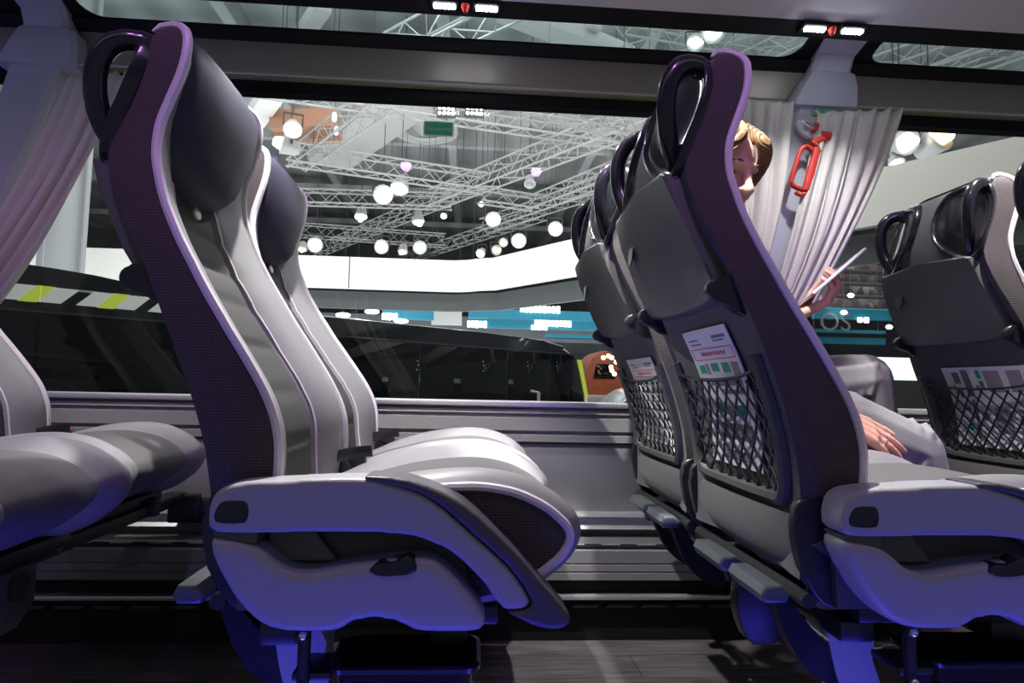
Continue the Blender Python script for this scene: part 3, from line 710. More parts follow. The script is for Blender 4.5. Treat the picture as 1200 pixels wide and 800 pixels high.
# pedestals under each pair, litter bins
PLAB = {'A': 'seat frame with pale curved leg under the centre-left pair of seats', 'B': 'seat frame with pale curved leg under the pair seen from behind',
        'C': 'seat frame under the pair of seats at the right edge', 'Z': 'seat frame under the pair of seats at the left edge'}
for r, x0 in rows:
    t = thing('seat_frame', PLAB[r], 'frame', (x0, 1.2, 0), 'frames carrying the seat pairs')
    bm = NB(); box(bm, (x0+.02, .84, .375), (x0+.07, 1.80, .404), .005); box(bm, (x0+.24, .84, .375), (x0+.29, 1.80, .404), .005); fin(bm, 'crossbeam', m_black, t)
    bm = NB(); prism(bm, sp2([(x0+.025, .42), (x0+.03, .36), (x0+.048, .29), (x0+.09, .20), (x0+.16, .10), (x0+.20, .012), (x0+.28, .012), (x0+.22, .12), (x0+.16, .21), (x0+.115, .28), (x0+.088, .36), (x0+.085, .42)], 3), 'y', .885, .945, .010)
    lg = fin(bm, 'leg', m_shell, t)
    bm = NB(); box(bm, (x0+.05, .87, 0), (x0+.34, .96, .012), .003); fin(bm, 'foot_plate', m_charc, t)
    bm = NB(); box(bm, (x0-.03, 1.60, .375), (x0+.30, 1.63, .42), .004); fin(bm, 'side_bracket', m_black, t)
    bm = NB(); prism(bm, sp2([(x0-.03, .41), (x0-.045, .35), (x0-.02, .30), (x0+.04, .31), (x0+.10, .37), (x0+.10, .41)], 3), 'y', 1.02, 1.05, .004); fin(bm, 'side_bracket', m_black, t)
    bm = NB(); box(bm, (x0+.24, 1.79, .318), (x0+.36, 1.8255, .385), .006); box(bm, (x0+.26, 1.775, .335), (x0+.33, 1.80, .40), .005); fin(bm, 'wall_mount', m_black, t)
    if r == 'Z':
        bm = NB(); prism(bm, [(x0+.31, .405), (x0+.325, .395), (x0+.325, .33), (x0+.30, .285), (x0+.22, .30), (x0+.22, .374)], 'y', 1.06, 1.15, .004); bx = fin(bm, 'socket_box', m_charc, t)
        bm = NB(); cyl(bm, (x0+.322, 1.105, .365), (x0+.3275, 1.105, .365), .024, None, 20); fin(bm, 'socket', m_black, bx)
BL = {'A': 'black litter bin hanging under the centre-left aisle seat', 'B': 'black litter bin hanging under the aisle seat seen from behind, bottom right'}
for r in 'AB':
    x0 = dict(rows)[r]
    t = thing('litter_bin', BL[r], 'bin', (x0+.21, .845, .13), 'litter bins under the aisle seats')
    def rr(x, y, hx, hy, rad, n=5):
        out = []
        for cx, cy, a0 in ((hx-rad, hy-rad, 0), (-hx+rad, hy-rad, 90), (-hx+rad, -hy+rad, 180), (hx-rad, -hy+rad, 270)):
            for k in range(n+1):
                a = math.radians(a0+90*k/n); out.append((x+cx+rad*math.cos(a), y+cy+rad*math.sin(a)))
        return out
    cx, cy = x0+.213, .842
    def rg(z, hx, hy): return [(a, b, z) for a, b in rr(cx, cy, hx, hy, .02)]
    G = [rg(.135, .06, .03), rg(.130, .07, .035), rg(.36, .085, .045), rg(.362, .094, .053), rg(.368, .095, .054), rg(.370, .090, .049), rg(.366, .083, .043), rg(.15, .068, .033), rg(.146, .06, .028)]
    bm = NB(); V = grid(bm, [row+[row[0]] for row in G]); bm.faces.new(V[0][:-1]); bm.faces.new(V[-1][:-1][::-1]); bmesh.ops.remove_doubles(bm, verts=bm.verts, dist=1e-5)
    fin(bm, 'bucket', m_blackg, t)
    bm = NB(); box(bm, (x0+.075, .80, .350), (x0+.122, .86, .360), .002); cyl(bm, (x0+.089, .80, .345), (x0+.089, .80, .420), .008, None, 12); br = fin(bm, 'bracket', m_black, t)
    for z in (.345, .408):
        bm = NB(); ball(bm, (x0+.089, .792, z), .006); fin(bm, 'bolt', m_chrome, br)

# safety cards tucked behind the nets
def card(x0, yc, rec, v0, v1, z0, z1, tilt, label, wide):
    def q(v, z, off):
        p = RECL(rec) @ Vector((rearx(z, v)+off, v, z)); return Vector((x0+p.x, yc+p.y, p.z))
    c = q((v0+v1)/2, (z0+z1)/2, -.006)
    t = thing('safety_card', label, 'card', tuple(c), 'safety cards in the seat pockets')
    def pt(u, w, off):
        v = v0+(v1-v0)*u; z = z0+(z1-z0)*w; v += tilt*(w-.5); return q(v, z, off)
    def patch(bm, u0, u1, w0, w1, a, b, n=6):
        F = [[pt(u0+(u1-u0)*i/n, w0+(w1-w0)*j/n, a) for i in range(n+1)] for j in range(n+1)]
        B = [[pt(u0+(u1-u0)*i/n, w0+(w1-w0)*j/n, b) for i in range(n+1)] for j in range(n+1)]
        V = grid(bm, F); Wv = grid(bm, B)
        rim = lambda X: X[0]+[r[-1] for r in X[1:]]+X[-1][-2::-1]+[r[0] for r in X[-2:0:-1]]
        A, C = rim(V), rim(Wv)
        for k in range(len(A)): bm.faces.new((A[k], A[(k+1) % len(A)], C[(k+1) % len(A)], C[k]))
    bm = NB(); patch(bm, 0, 1, 0, 1, -.0055, -.0075, 10); fin(bm, 'sheet', m_paper, t, False)
    def ink(name, m_, rs):
        bm = NB()
        for r_ in rs: patch(bm, *r_, -.0076, -.0082, 2)
        fin(bm, name, m_, t, False)
    # u runs away from the aisle, so text starts at high u
    if not wide:
        ink('print_grey', m_ink, [(.70, .92, .925, .935), (.66, .90, .895, .905), (.08, .36, .925, .945), (.14, .36, .905, .915), (.1, .78, .60, .65), (.1, .55, .54, .57), (.12, .8, .2, .32), (.2, .7, .05, .12), (.10, .12, .54, .65)])
        ink('print_red', m_inkr, [(.05, .95, .862, .868), (.05, .95, .785, .791), (.05, .058, .79, .865), (.942, .95, .79, .865)]+[(.22+.055*k, .25+.055*k, .815, .84) for k in range(10)])
        ink('print_green', m_inkg, [(.80, .92, .69, .75), (.48, .64, .70, .76), (.25, .40, .69, .76), (.6, .8, .40, .48), (.2, .4, .38, .46)])
        ink('print_mauve', m_inkp, [(.70, .77, .68, .76), (.06, .2, .66, .76), (.4, .58, .38, .48)])
    else:
        ink('print_mauve', m_inkp, [(.08, .26, .70, .95), (.34, .52, .70, .95), (.08, .26, .2, .5), (.34, .52, .2, .5)])
        ink('print_grey', m_ink, [(.70, .78, .64, .97), (.82, .90, .80, .94), (.62, .65, .72, .78), (.72, .76, .1, .6), (.03, .05, .75, .9)])
        ink('print_green', m_inkg, [(.555, .60, .86, .96), (.555, .60, .73, .83), (.83, .88, .62, .72), (.6, .68, .35, .45), (.8, .86, .2, .3)])
        ink('print_red', m_inkr, [(.91, .925, .65, .8), (.8, .84, .45, .5)])
card(.499, YA, 3.5, -.085, .105, .585, .815, -.03, 'white safety card with red box behind the net of the nearer seat back', False)
card(.499, YW, 3.0, -.095, .115, .585, .785, -.02, 'white safety card in the net of the farther seat back left of the violet-handled one', False)
card(1.36, YW, 3.0, -.150, .110, .585, .785, -.015, 'wide white safety card with seat pictograms in the far right net', True)

# ================================================================== PASSENGER
def cap(bm, pts, rs, seg=12):
    pts = [Vector(p) for p in pts]
    if isinstance(rs, (int, float)): rs = [rs]*len(pts)
    for a, b, ra, rb in zip(pts, pts[1:], rs, rs[1:]): tube(bm, [a, b], [ra, rb], seg)
    for p, r in zip(pts, rs): ball(bm, p, r, (1, 1, 1), seg)
def frame(x, z):
    x = Vector(x).normalized(); z = Vector(z); z = (z-x*z.dot(x)).normalized(); y = z.cross(x)
    return Matrix((x, y, z)).transposed().to_4x4()
def hand(bm, wrist, fdir, backn, thumb_side, curl, spread=.06, thumb=(.5, .5)):
    """palm along fdir, back of the hand toward backn, thumb on thumb_side (+1/-1 of local y)"""
    M = Matrix.Translation(wrist) @ frame(fdir, backn); t = NB()
    cap(t, [(-.02, 0, 0), (.0, 0, 0)], [.024, .023])
    for y, L in ((-.030, .078), (-.010, .086), (.010, .084), (.029, .076)):
        cap(t, [(0, y*.55, 0), (L, y, .002)], [.015, .0115])
    joints = []
    for i, (y, x, Ls) in enumerate(((.031, .078, (.042, .025, .020)), (.0105, .087, (.046, .028, .022)), (-.0105, .085, (.042, .026, .021)), (-.030, .076, (.033, .020, .018)))):
        y *= thumb_side; p = Vector((x, y, .001)); a = 0; pts = [p]; c = curl[i]
        for k, l in enumerate(Ls):
            a += c[k]; p = p+Vector((math.cos(a)*l, y*spread*l*20*.6, -math.sin(a)*l)); pts.append(p)
        cap(t, pts, [.0092, .0082, .0074, .0064], 10); joints.append([M @ q for q in pts])
    ts = thumb_side
    cap(t, [(.012, ts*.018, -.006), (.042, ts*.042, -.006-.02*thumb[0]), (.072, ts*(.050-.016*thumb[1]), -.010-.034*thumb[0]), (.096, ts*(.046-.030*thumb[1]), -.012-.044*thumb[0])], [.015, .0125, .0098, .0078], 10)
    join(bm, t, M); return joints
HEADM = Matrix.Translation((.600, 1.455, 1.250)) @ frame((.40, -.84, -.36), (.15, -.15, 1)) @ Matrix.Scale(.95, 4)
pr = thing('person', 'seated passenger with golden hair and grey trousers holding a silver tablet', 'person', (.70, 1.475, .58))
RW, LW = Vector((.795, 1.283, .665)), Vector((.850, 1.548, .915))
bm = NB(); h = NB()
ball(h, (-.012, 0, .032), 1, (.098, .077, .092), 20); ball(h, (.022, 0, -.045), 1, (.066, .058, .072), 18)
ball(h, (.062, 0, -.092), .026); ball(h, (.06, .034, -.028), .028); ball(h, (.06, -.034, -.028), .028)
cap(h, [(.078, -.034, .030), (.088, 0, .032), (.078, .034, .030)], [.012, .013, .012])
cap(h, [(.090, 0, .022), (.104, 0, -.008), (.116, 0, -.026)], [.009, .011, .0135]); ball(h, (.100, .012, -.029), .0095); ball(h, (.100, -.012, -.029), .0095)
cap(h, [(.076, -.022, -.058), (.091, 0, -.054), (.076, .022, -.058)], [.006, .0085, .006]); cap(h, [(.074, -.019, -.068), (.089, 0, -.070), (.074, .019, -.068)], [.006, .009, .006])
for sy in (-1, 1):
    ball(h, (-.012, sy*.079, -.004), 1, (.022, .008, .033), 12)
join(bm, h, HEADM)
neck = HEADM @ Vector((-.02, 0, -.06))
cap(bm, [neck, (.555, 1.47, 1.10)], [.050, .058])
cap(bm, [(.55, 1.47, 1.05), (.565, 1.475, .95), (.61, 1.475, .80), (.65, 1.475, .69)], [.10, .11, .105, .11])
cap(bm, [(.54, 1.32, 1.035), (.54, 1.47, 1.07), (.54, 1.63, 1.035)], [.055, .06, .055])
RE, LE = Vector((.60, 1.265, .80)), Vector((.66, 1.66, .80))
cap(bm, [(.54, 1.32, 1.035), RE, RW], [.046, .038, .024]); cap(bm, [(.54, 1.63, 1.035), LE, LW], [.046, .038, .024])
KR, KL = Vector((1.025, 1.375, .585)), Vector((1.065, 1.60, .755))
AR, AL = Vector((1.10, 1.37, .13)), Vector((1.12, 1.60, .345))
cap(bm, [(.68, 1.41, .665), KR, AR], [.072, .050, .036]); cap(bm, [(.69, 1.55, .675), KL, AL], [.072, .050, .036])
jr = hand(bm, RW, (.80, .03, -.34), (.30, -.66, .55), 1, [(.02, .10, .1), (.06, .16, .12), (.12, .20, .14), (.2, .26, .16)], .07, (.3, .3))
PC = Vector((.920, 1.515, 1.012)); pa = Vector((.133, 0, .115)).normalized(); pw = Vector((.10, 1, -.20)); pw = (pw-pa*pw.dot(pa)).normalized(); pn = pa.cross(pw)
if pn.z < 0: pn = -pn
jl = hand(bm, LW, (.70, -.42, .45), (.55, -.2, -.75), -1, [(.5, .9, .5), (.5, .9, .5), (.55, .9, .5), (.6, .9, .5)], .03, (.9, .5))
body = remesh(bm, 'body', m_skin, pr, .0034, 2, .5)
hr = NB()
ball(hr, (-.026, 0, .042), 1, (.098, .084, .094), 20)
for k in range(24):
    a = -2.2+4.4*k/23
    cy, sx = math.sin(a), -math.cos(a)
    r_ = .076
    base = Vector((-.02+r_*sx*.98*-1*-1, r_*cy*1.0, .06))
    L = .16 if abs(a) < 1.7 else .11
    cap(hr, spline([base, base+Vector((sx*.012, cy*.012, -.05)), base+Vector((sx*.016, cy*.014, -.05-L*.5)), base+Vector((sx*.004, cy*.004, -.03-L))], 3), .014, 8)
for sy in (-1, 1):
    for k in range(6):
        f = k/5
        cap(hr, spline([(.0+.03*f, sy*.012, .128), (.070+.012*f, sy*(.030+.014*f), .098), (.062+.01*f, sy*(.070+.004*f), .052), (.030, sy*.086, -.0-.02*f), (.012, sy*.084, -.07)], 4), .0115, 8)
t = NB(); join(t, hr, HEADM); remesh(t, 'hair', m_hair, body, .005, 2, .4)
for sy in (-1, 1):
    bm = NB(); ball(bm, HEADM @ Vector((.0685, sy*.031, .010)), .0115, (1, 1, 1), 16); ey = fin(bm, 'eye', mat('eye_white', (.5, .46, .44), .3), body)
bm = NB()
for sy in (-1, 1): pass
for sy in (-1, 1):
    bm = NB(); ball(bm, HEADM @ Vector((.0768, sy*.0318, .006)), .0060, (1, 1, 1), 12); fin(bm, 'iris', mat('dark_iris', (.02, .015, .012), .15), body)
    bm = NB(); cap(bm, [HEADM @ Vector(q) for q in ((.088, sy*.014, .034), (.088, sy*.030, .038), (.076, sy*.046, .033))], [.0035, .004, .003], 8); fin(bm, 'eyebrow', mat('brow_hair', (.12, .06, .025), .7), body)
bm = NB(); cap(bm, [HEADM @ Vector(q) for q in ((.083, -.022, -.062), (.099, 0, -.061), (.083, .022, -.062))], [.0025, .004, .0025], 8); fin(bm, 'lips', mat('lip_skin', (.45, .15, .13), .4), body)
bm = NB()
cap(bm, [(.66, 1.475, .665), (.69, 1.475, .68)], [.125, .115]); cap(bm, [(.68, 1.405, .668), (.86, 1.385, .642), KR, (1.065, 1.373, .40), AR+Vector((0, 0, .03))], [.098, .086, .068, .066, .060])
cap(bm, [(.69, 1.55, .68), (.88, 1.58, .73), KL, (1.09, 1.60, .55), AL+Vector((0, 0, .03))], [.098, .086, .070, .066, .060])
for k in range(5):
    a = .62+.08*k; q = Vector((.68, 1.405, .668)).lerp(KR, a); cap(bm, [q+Vector((.0, -.066, -.035)), q+Vector((.035, -.05, .042)), q+Vector((.05, -.01, .066))], [.006, .009, .004], 8)
    q = Vector((.69, 1.55, .68)).lerp(KL, a); cap(bm, [q+Vector((-.01, -.068, -.035)), q+Vector((.02, -.052, .045)), q+Vector((.035, -.01, .068))], [.006, .009, .004], 8)
remesh(bm, 'trousers', m_trou, body, .006, 3, .5)
bm = NB(); cap(bm, [(.65, 1.475, .70), (.61, 1.475, .80), (.565, 1.475, .95), (.55, 1.47, 1.05)], [.130, .122, .126, .112])
cap(bm, [(.54, 1.30, 1.03), (.54, 1.47, 1.075), (.54, 1.64, 1.03)], [.064, .070, .064])
cap(bm, [(.54, 1.30, 1.03), RE, RE.lerp(RW, .86)], [.060, .050, .036]); cap(bm, [(.54, 1.64, 1.03), LE, LE.lerp(LW, .84)], [.060, .050, .036])
remesh(bm, 'jacket', m_shirt, body, .007, 3, .5)
for A, d in ((AR, (.17, 0, -.075)), (AL, (.14, 0, .035))):
    bm = NB(); d = Vector(d); cap(bm, [A+Vector((-.03, 0, -.06)), A+d*.5+Vector((0, 0, -.03)), A+d], [.042, .044, .036]); cap(bm, [A, A+Vector((0, 0, -.05))], [.042, .042]); remesh(bm, 'shoe', m_black, body, .008, 3)
q = jr[2][0].lerp(jr[2][1], .55); ax = (jr[2][1]-jr[2][0]).normalized()
bm = NB(); F = frame(ax, (0, -.3, 1)); tube(bm, [q+F.to_3x3() @ Vector((0, .0102*math.cos(a), .0102*math.sin(a))) for a in [2*PI*k/16 for k in range(16)]], .0018, 6, True); ball(bm, q+F.to_3x3() @ Vector((0, 0, .0112)), .003); fin(bm, 'ring', m_chrome, body)
t = thing('tablet', 'slim silver tablet held tilted in the passenger hand, seen nearly edge-on', 'tablet', tuple(PC))
def slab(bm, L, w, a, b, bv):
    q = NB(); box(q, (-L, -w, a), (L, w, b), bv, 2); join(bm, q, Matrix.Translation(PC) @ Matrix((pa, pn.cross(pa), pn)).transposed().to_4x4())
bm = NB(); slab(bm, .092, .062, -.004, .004, .003); fin(bm, 'case', mat('tablet_silver', (.75, .74, .78), .3, .4), t)
bm = NB(); slab(bm, .080, .056, .0041, .0047, 0); fin(bm, 'screen', mat('screen_glass', (.06, .05, .1), .1, emit=(.25, .2, .4), es=.4), t, False)

# ================================================================== EXHIBITION HALL
GZ = -1.35
bm = NB(); box(bm, (-40, 2.4, GZ-.1), (40, 44, GZ)); struct(bm, 'floor_hall', m_hfloor, False)
bm = NB(); box(bm, (-40, 2.4, 9.6), (40, 44, 9.7)); struct(bm, 'ceiling_hall', m_hceil, False)
bm = NB(); box(bm, (-40, 38, GZ), (40, 38.2, 9.6)); struct(bm, 'wall_hall_back', m_hwall, False)
for k in range(7):
    bm = NB(); box(bm, (-16+5*k, 2.6, 9.05), (-15.7+5*k, 38, 9.6)); struct(bm, 'trim_%d' % (30+k), m_hceil, False)
for k in range(6):
    bm = NB(); box(bm, (-24, 4+5.5*k, 8.8), (24, 4.25+5.5*k, 9.05)); struct(bm, 'trim_%d' % (40+k), m_hceil, False)
def truss(p, q, w, label, r=.024, nm='lighting_truss', grp='pale lighting trusses under the hall roof'):
    p, q = Vector(p), Vector(q); c = (p+q)/2; t = thing(nm, label, 'truss', tuple(c), grp)
    d = (q-p).normalized(); up = Vector((0, 0, 1)); up = (up-d*up.dot(d)).normalized(); sd = d.cross(up); L = (q-p).length
    cs = [sd*(w/2)*a+up*(w/2)*b for a, b in ((-1, -1), (1, -1), (1, 1), (-1, 1))]
    for o in cs: bm = NB(); tube(bm, [p+o, q+o], r, 6); fin(bm, 'chord', m_truss, t)
    for f in (.12, .88):
        h_ = p.lerp(q, f)+up*(w/2); bm = NB(); tube(bm, [h_, (h_.x, h_.y, 9.6)], .007, 5); fin(bm, 'hanger', m_charc, t)
    n = max(2, int(L/(w*.95)))
    for k in range(4):
        a, b = cs[k], cs[(k+1) % 4]; pts = [p+d*(L*i/n)+(a if i % 2 == 0 else b) for i in range(n+1)]
        bm = NB(); tube(bm, pts, r*.6, 5); fin(bm, 'bracing', m_truss, t)
def ext(a, b, e0, e1): a, b = Vector(a), Vector(b); d = b-a; return a-d*e0, b+d*e1
def tz(a, b, z, w, label, e0=0, e1=0, r=.024): truss(*ext(onZ(*a, z), onZ(*b, z), e0, e1), w, label, r)
tz((360, 107), (700, 158), 6.0, .34, 'pale truss crossing the top of the middle window just above the exit sticker', .25, .5)
tz((444, 116), (348, 188), 5.95, .42, 'pale truss slanting down left above the farther dark headrest', .05, .0)
tz((357, 183), (550, 212), 5.6, .40, 'pale truss running level behind the two bright floodlights', .1, .1)
tz((517, 230), (700, 157), 5.6, .42, 'long pale truss climbing to the right toward the seat backs', .05, .4)
tz((568, 229), (627, 238), 5.7, .36, 'short pale truss under the long rising one', .1, 0)
tz((627, 238), (690, 213), 5.7, .36, 'short pale truss rising right behind the far seat handle', 0, .6)
tz((330, 230), (520, 236), 5.9, .38, 'level pale truss just below the two bright floodlights', .2, .05)
tz((330, 268), (505, 281), 6.2, .45, 'distant thin truss low over the white fascia on the left', .2, .1, .02)
tz((575, 262), (665, 232), 6.1, .40, 'distant truss climbing right above the bright lamp cluster', .1, .8, .02)
tz((360, 300), (500, 240), 6.4, .40, 'faint far truss rising steeply from the fascia edge', .0, .2, .018)
tz((470, 305), (600, 262), 6.6, .40, 'faint far truss rising behind the round hanging lamp', .0, .2, .018)
tz((500, 44), (552, 18), 6.4, .5, 'truss seen through the roof window beneath the left LED bars', .8, .8)
tz((1010, 95), (1150, 50), 6.2, .5, 'nearer truss in the right roof window', .6, .8)
tz((1095, 97), (1200, 58), 6.2, .45, 'farther truss at the right end of the roof window', .4, .6)
tz((790, 45), (940, 72), 7.2, .5, 'truss in the roof window behind the violet seat top', .4, .3)
tz((860, 85), (945, 45), 7.0, .4, 'truss rising right in the roof window beside the right pillar', .2, .4)
tz((640, 120), (700, 140), 5.2, .34, 'truss fragment at the right top corner of the middle window', .2, .8)
# ceiling furniture of the hall
def tbox(name, label, cat, a, b, w, h, mt, grp=None):
    a, b = Vector(a), Vector(b); d = (b-a).normalized(); up = Vector((0, 0, 1)); up = (up-d*up.dot(d)).normalized(); sd = d.cross(up); bm = NB()
    t = NB(); box(t, (0, -w/2, -h/2), ((b-a).length, w/2, h/2), min(w, h)*.08); join(bm, t, Matrix.Translation(a) @ Matrix((d, sd, up)).transposed().to_4x4())
    o = fin(bm, name, mt, None, True, tuple((a+b)/2)); tagk(o, label, cat, grp)
    if name == 'hanging_panel':
        for f in (.1, .9): q = a.lerp(b, f); k = NB(); tube(k, [q, (q.x, q.y, 9.6)], .008, 5); fin(k, 'suspension_rod', m_charc, o)
    return o
tbox('ventilation_duct', 'broad grey duct slanting under the hall roof behind the exit sticker', 'duct', onZ(385, 185, 7.4), onZ(480, 110, 7.4), 1.3, .5, m_duct)
tbox('roof_beam', 'pale beam at the top left corner of the middle window', 'beam', onZ(298, 140, 6.6), onZ(332, 90, 6.6), .45, .3, m_white)
tbox('roof_beam', 'pale beam slanting across the roof window in the middle', 'beam', onZ(735, 68, 7.6), onZ(590, 10, 7.6), .5, .3, m_duct)
tbox('roof_beam', 'pale beam rising to the right in the roof window above the wide window', 'beam', onZ(655, 62, 7.8), onZ(700, 25, 7.8), .25, .25, m_duct)
tbox('roof_beam', 'pale beam in the left roof window above the headrest', 'beam', onZ(350, 48, 7.8), onZ(380, 4, 7.8), .3, .3, m_duct)
for k, (a, b, lab) in enumerate([((318, 142), (395, 138), 'upper orange-brown panel hanging over the left floodlights'), ((322, 158), (400, 156), 'lower orange-brown panel hanging over the left floodlights')]):
    tbox('hanging_panel', lab, 'panel', onZ(*a, 6.4), onZ(*b, 6.4), .2, .42, mat('terracotta_panel', (.42, .22, .14), .7), 'orange panels under the roof')
c = onZ(497, 153, 8.0); t = thing('air_diffuser', 'large round pale ring hanging under the roof left of the exit sticker', 'diffuser', tuple(c))
bm = NB(); tube(bm, [c+Vector((.78*math.cos(a), .78*math.sin(a), 0)) for a in [2*PI*k/28 for k in range(28)]], .14, 8, True, sc=(.5, 1.6)); fin(bm, 'ring', m_duct, t)
bm = NB(); cyl(bm, c+Vector((0, 0, .1)), c+Vector((0, 0, 1.6)) , .30, .30, 16); cyl(bm, c+Vector((0, 0, -.12)), c+Vector((0, 0, .1)), .12, .34, 16); fin(bm, 'throat', m_duct, t)
# floodlights
def flood(px, py, z, size, label, m_, aim=(0, -1, -.6), kind='can', grp='hall floodlights'):
    c = onZ(px, py, z); t = thing('floodlight', label, 'floodlight', tuple(c), grp); a = Vector(aim).normalized()
    bm = NB(); tube(bm, [c-a*size*1.1, c-a*size*.9, c-a*size*.5, c-a*size*.05, c], [size*.25, size*.42, size*.50, size*.62, size*.60], 14); fin(bm, 'housing', m_duct if kind == 'can' else m_charc, t)
    s_ = a.cross(Vector((0, 0, 1))).normalized(); u_ = s_.cross(a)
    rnd = random.Random(px*7+py)
    bm = NB(); bmesh.ops.create_icosphere(bm, subdivisions=3, radius=size*.40)
    for v in bm.verts: v.co *= 1+.22*math.sin(v.co.x/size*9+px)*math.cos(v.co.z/size*8+py)
    bmesh.ops.scale(bm, vec=(rnd.uniform(.95, 1.25), .6, rnd.uniform(.75, 1.05)), verts=bm.verts); bmesh.ops.translate(bm, vec=c+a*size*.06, verts=bm.verts); fin(bm, 'lens', m_, t)
    m0 = c-a*size*.5; hh = m0+Vector((0, 0, size*.9))
    bm = NB(); tube(bm, [m0+s_*size*.58, hh+s_*size*.6, hh-s_*size*.6, m0-s_*size*.58], size*.07, 6); fin(bm, 'yoke', m_charc, t)
    bm = NB(); tube(bm, [hh, Vector((hh.x, hh.y  , 9.6))], .010, 5); fin(bm, 'hanger', m_charc, t)
for px, py, z, sz, lab, m_, aim in [
    (343, 152, 5.6, .30, 'moving-head lamp at the upper left of the middle window, above the far headrest', m_lamp, (.3, -1, -.9)),
    (330, 168, 5.5, .34, 'grey lamp just below the moving-head lamp beside the far headrest', m_lamp, (-.9, -.4, .2)),
    (449, 228, 5.3, .40, 'brightest round white floodlight, left of the pair under the exit sticker', m_lamp, (.2, -1, -.3)),
    (468, 221, 5.3, .36, 'grey can lamp with white mouth, right of the brightest floodlight', m_lamp, (-.15, -.5, -1)),
    (423, 254, 5.5, .30, 'small grey box lamp below left of the brightest floodlight', m_lamp, (0, -.3, -1)),
    (490, 260, 5.5, .32, 'small grey box lamp below right of the pair of floodlights', m_lamp, (.1, -.1, -1)),
    (369, 287, 5.4, .44, 'white lamp low over the fascia, leftmost of the bright row', m_lamp, (.1, -1, -.2)),
    (354, 292, 5.4, .30, 'warm amber lamp leftmost over the white fascia', m_lampw, (0, -.5, -1)),
    (447, 289, 5.4, .42, 'white lamp low over the fascia, second of the bright row', m_lamp, (0, -1, -.2)),
    (472, 295, 5.4, .30, 'warm amber lamp between the second and third white lamps over the fascia', m_lampw, (0, -.5, -1)),
    (492, 290, 5.4, .40, 'white lamp low over the fascia, third of the bright row', m_lamp, (0, -1, -.2)),
    (578, 257, 5.3, .36, 'round white lamp hanging below the rising truss right of centre', m_lamp, (0, -1, -.5)),
    (563, 297, 5.3, .28, 'greenish white lamp low above the fascia bend', m_lamp, (-.3, -.8, -.6)),
    (582, 293, 5.3, .30, 'amber lamp low above the fascia bend', m_lampw, (.2, -1, -.2)),
    (590, 284, 5.4, .26, 'second amber lamp, just above the one at the fascia bend', m_lampw, (.2, -1, -.2)),
    (608, 282, 5.3, .40, 'white lamp right of the amber lamps at the fascia bend', m_lamp, (0, -1, -.2)),
    (651, 268, 5.2, .36, 'bright white lamp beside the far seat handle', m_lamp, (0, -1, -.2)),
    (520, 253, 5.5, .16, 'tiny lamp on the truss left of the round white lamp', m_lamp, (0, -1, -.4)),
    (564, 239, 5.6, .14, 'tiny lamp on the truss above the round white lamp', m_lamp, (0, -1, -.4)),
    (621, 216, 5.6, .24, 'dim lamp under the long rising truss', m_duct, (0, -.6, -1)),
    (1064, 166, 4.2, .30, 'very bright lamp in the right window beside the curtain', m_lamp, (0, -1, -.3)),
    (1102, 160, 4.3, .34, 'grey lamp with warm glow in the right window', m_lampw, (.2, -1, .4)),
    (1051, 191, 4.0, .18, 'small white lamp low beside the right curtain', m_lamp, (0, -.4, -1)),
    (836, 36, 6.0, .30, 'lamp with white mouth in the roof window above the violet seat top', m_lamp, (-.2, -1, -.4)),
    (815, 50, 6.0, .22, 'second lamp in the roof window touching the violet seat top', m_lamp, (-.2, -1, -.4)),
    (262, 555, 0, 0, '', m_lamp, (0, 0, 0))]:
    if sz: flood(px, py, z, sz, lab, m_, aim)
for px, py, lab in ((523, 130, 'LED panel lamp of eight dots left above the exit sticker'), (556, 130, 'LED panel lamp of eight dots right above the exit sticker')):  # LED reflections in the pane, modelled as glowing panels out in the hall
    c = onZ(px, py, 5.6); t = thing('led_panel', lab, 'lamp', tuple(c), 'LED panel lamps on the near truss')
    bm = NB(); box(bm, c+Vector((-.17, 0, -.11)), c+Vector((.17, .06, .11)), .01); fin(bm, 'housing', m_charc, t)
    for i in range(4):
        for j in range(2):
            bm = NB(); ball(bm, c+Vector((-.12+.08*i, -.005, -.045+.09*j)), .028, (1, .4, 1), 8); fin(bm, 'diode', m_lamp, t)
for px, py, lab in ((392, 137, 'upper blue glowing lamp on the left slanting truss'), (394, 153, 'lower blue glowing lamp on the left slanting truss')):
    c = onZ(px, py, 5.9); bm = NB(); tube(bm, [c+Vector((0, 0, -.09)), c+Vector((0, 0, -.07)), c+Vector((0, 0, .07)), c+Vector((0, 0, .09))], [.03, .05, .05, .03], 10); o = fin(bm, 'blue_lamp', m_blueled, None, True, tuple(c)); tagk(o, lab, 'lamp')
# exhibition stand: white fascia with dark soffit
def strip(bm, P, z0, z1, th):
    t = NB(); n = len(P); rows = []
    for i, p in enumerate(P):
        a = P[max(0, i-1)]; b = P[min(n-1, i+1)]; d = Vector((b[0]-a[0], b[1]-a[1])).normalized(); nx, ny = -d.y*th, d.x*th
        rows.append([t.verts.new(q) for q in ((p[0], p[1], z0), (p[0], p[1], z1), (p[0]+nx, p[1]+ny, z1), (p[0]+nx, p[1]+ny, z0))])
    for A, B in zip(rows, rows[1:]):
        for k in range(4): t.faces.new((A[k], A[(k+1) % 4], B[(k+1) % 4], B[k]))
    t.faces.new(rows[0]); t.faces.new(rows[-1][::-1]); join(bm, t)
FP = [(-14, 14.0), (-8, 14.0), (-3.75, 14.0), (-.6, 14.0)]+[(-.6+.9*math.sin(a)*1.0, 13.1+.9*math.cos(a)) for a in [k*PI/18 for k in range(1, 6)]]
d_ = Vector((5.9-1.75, 6.05-11.7)).normalized(); FP += [(.42, 13.55), (1.74, 11.72), (5.0, 7.3), (5.9, 6.08), (7.2, 4.3)]
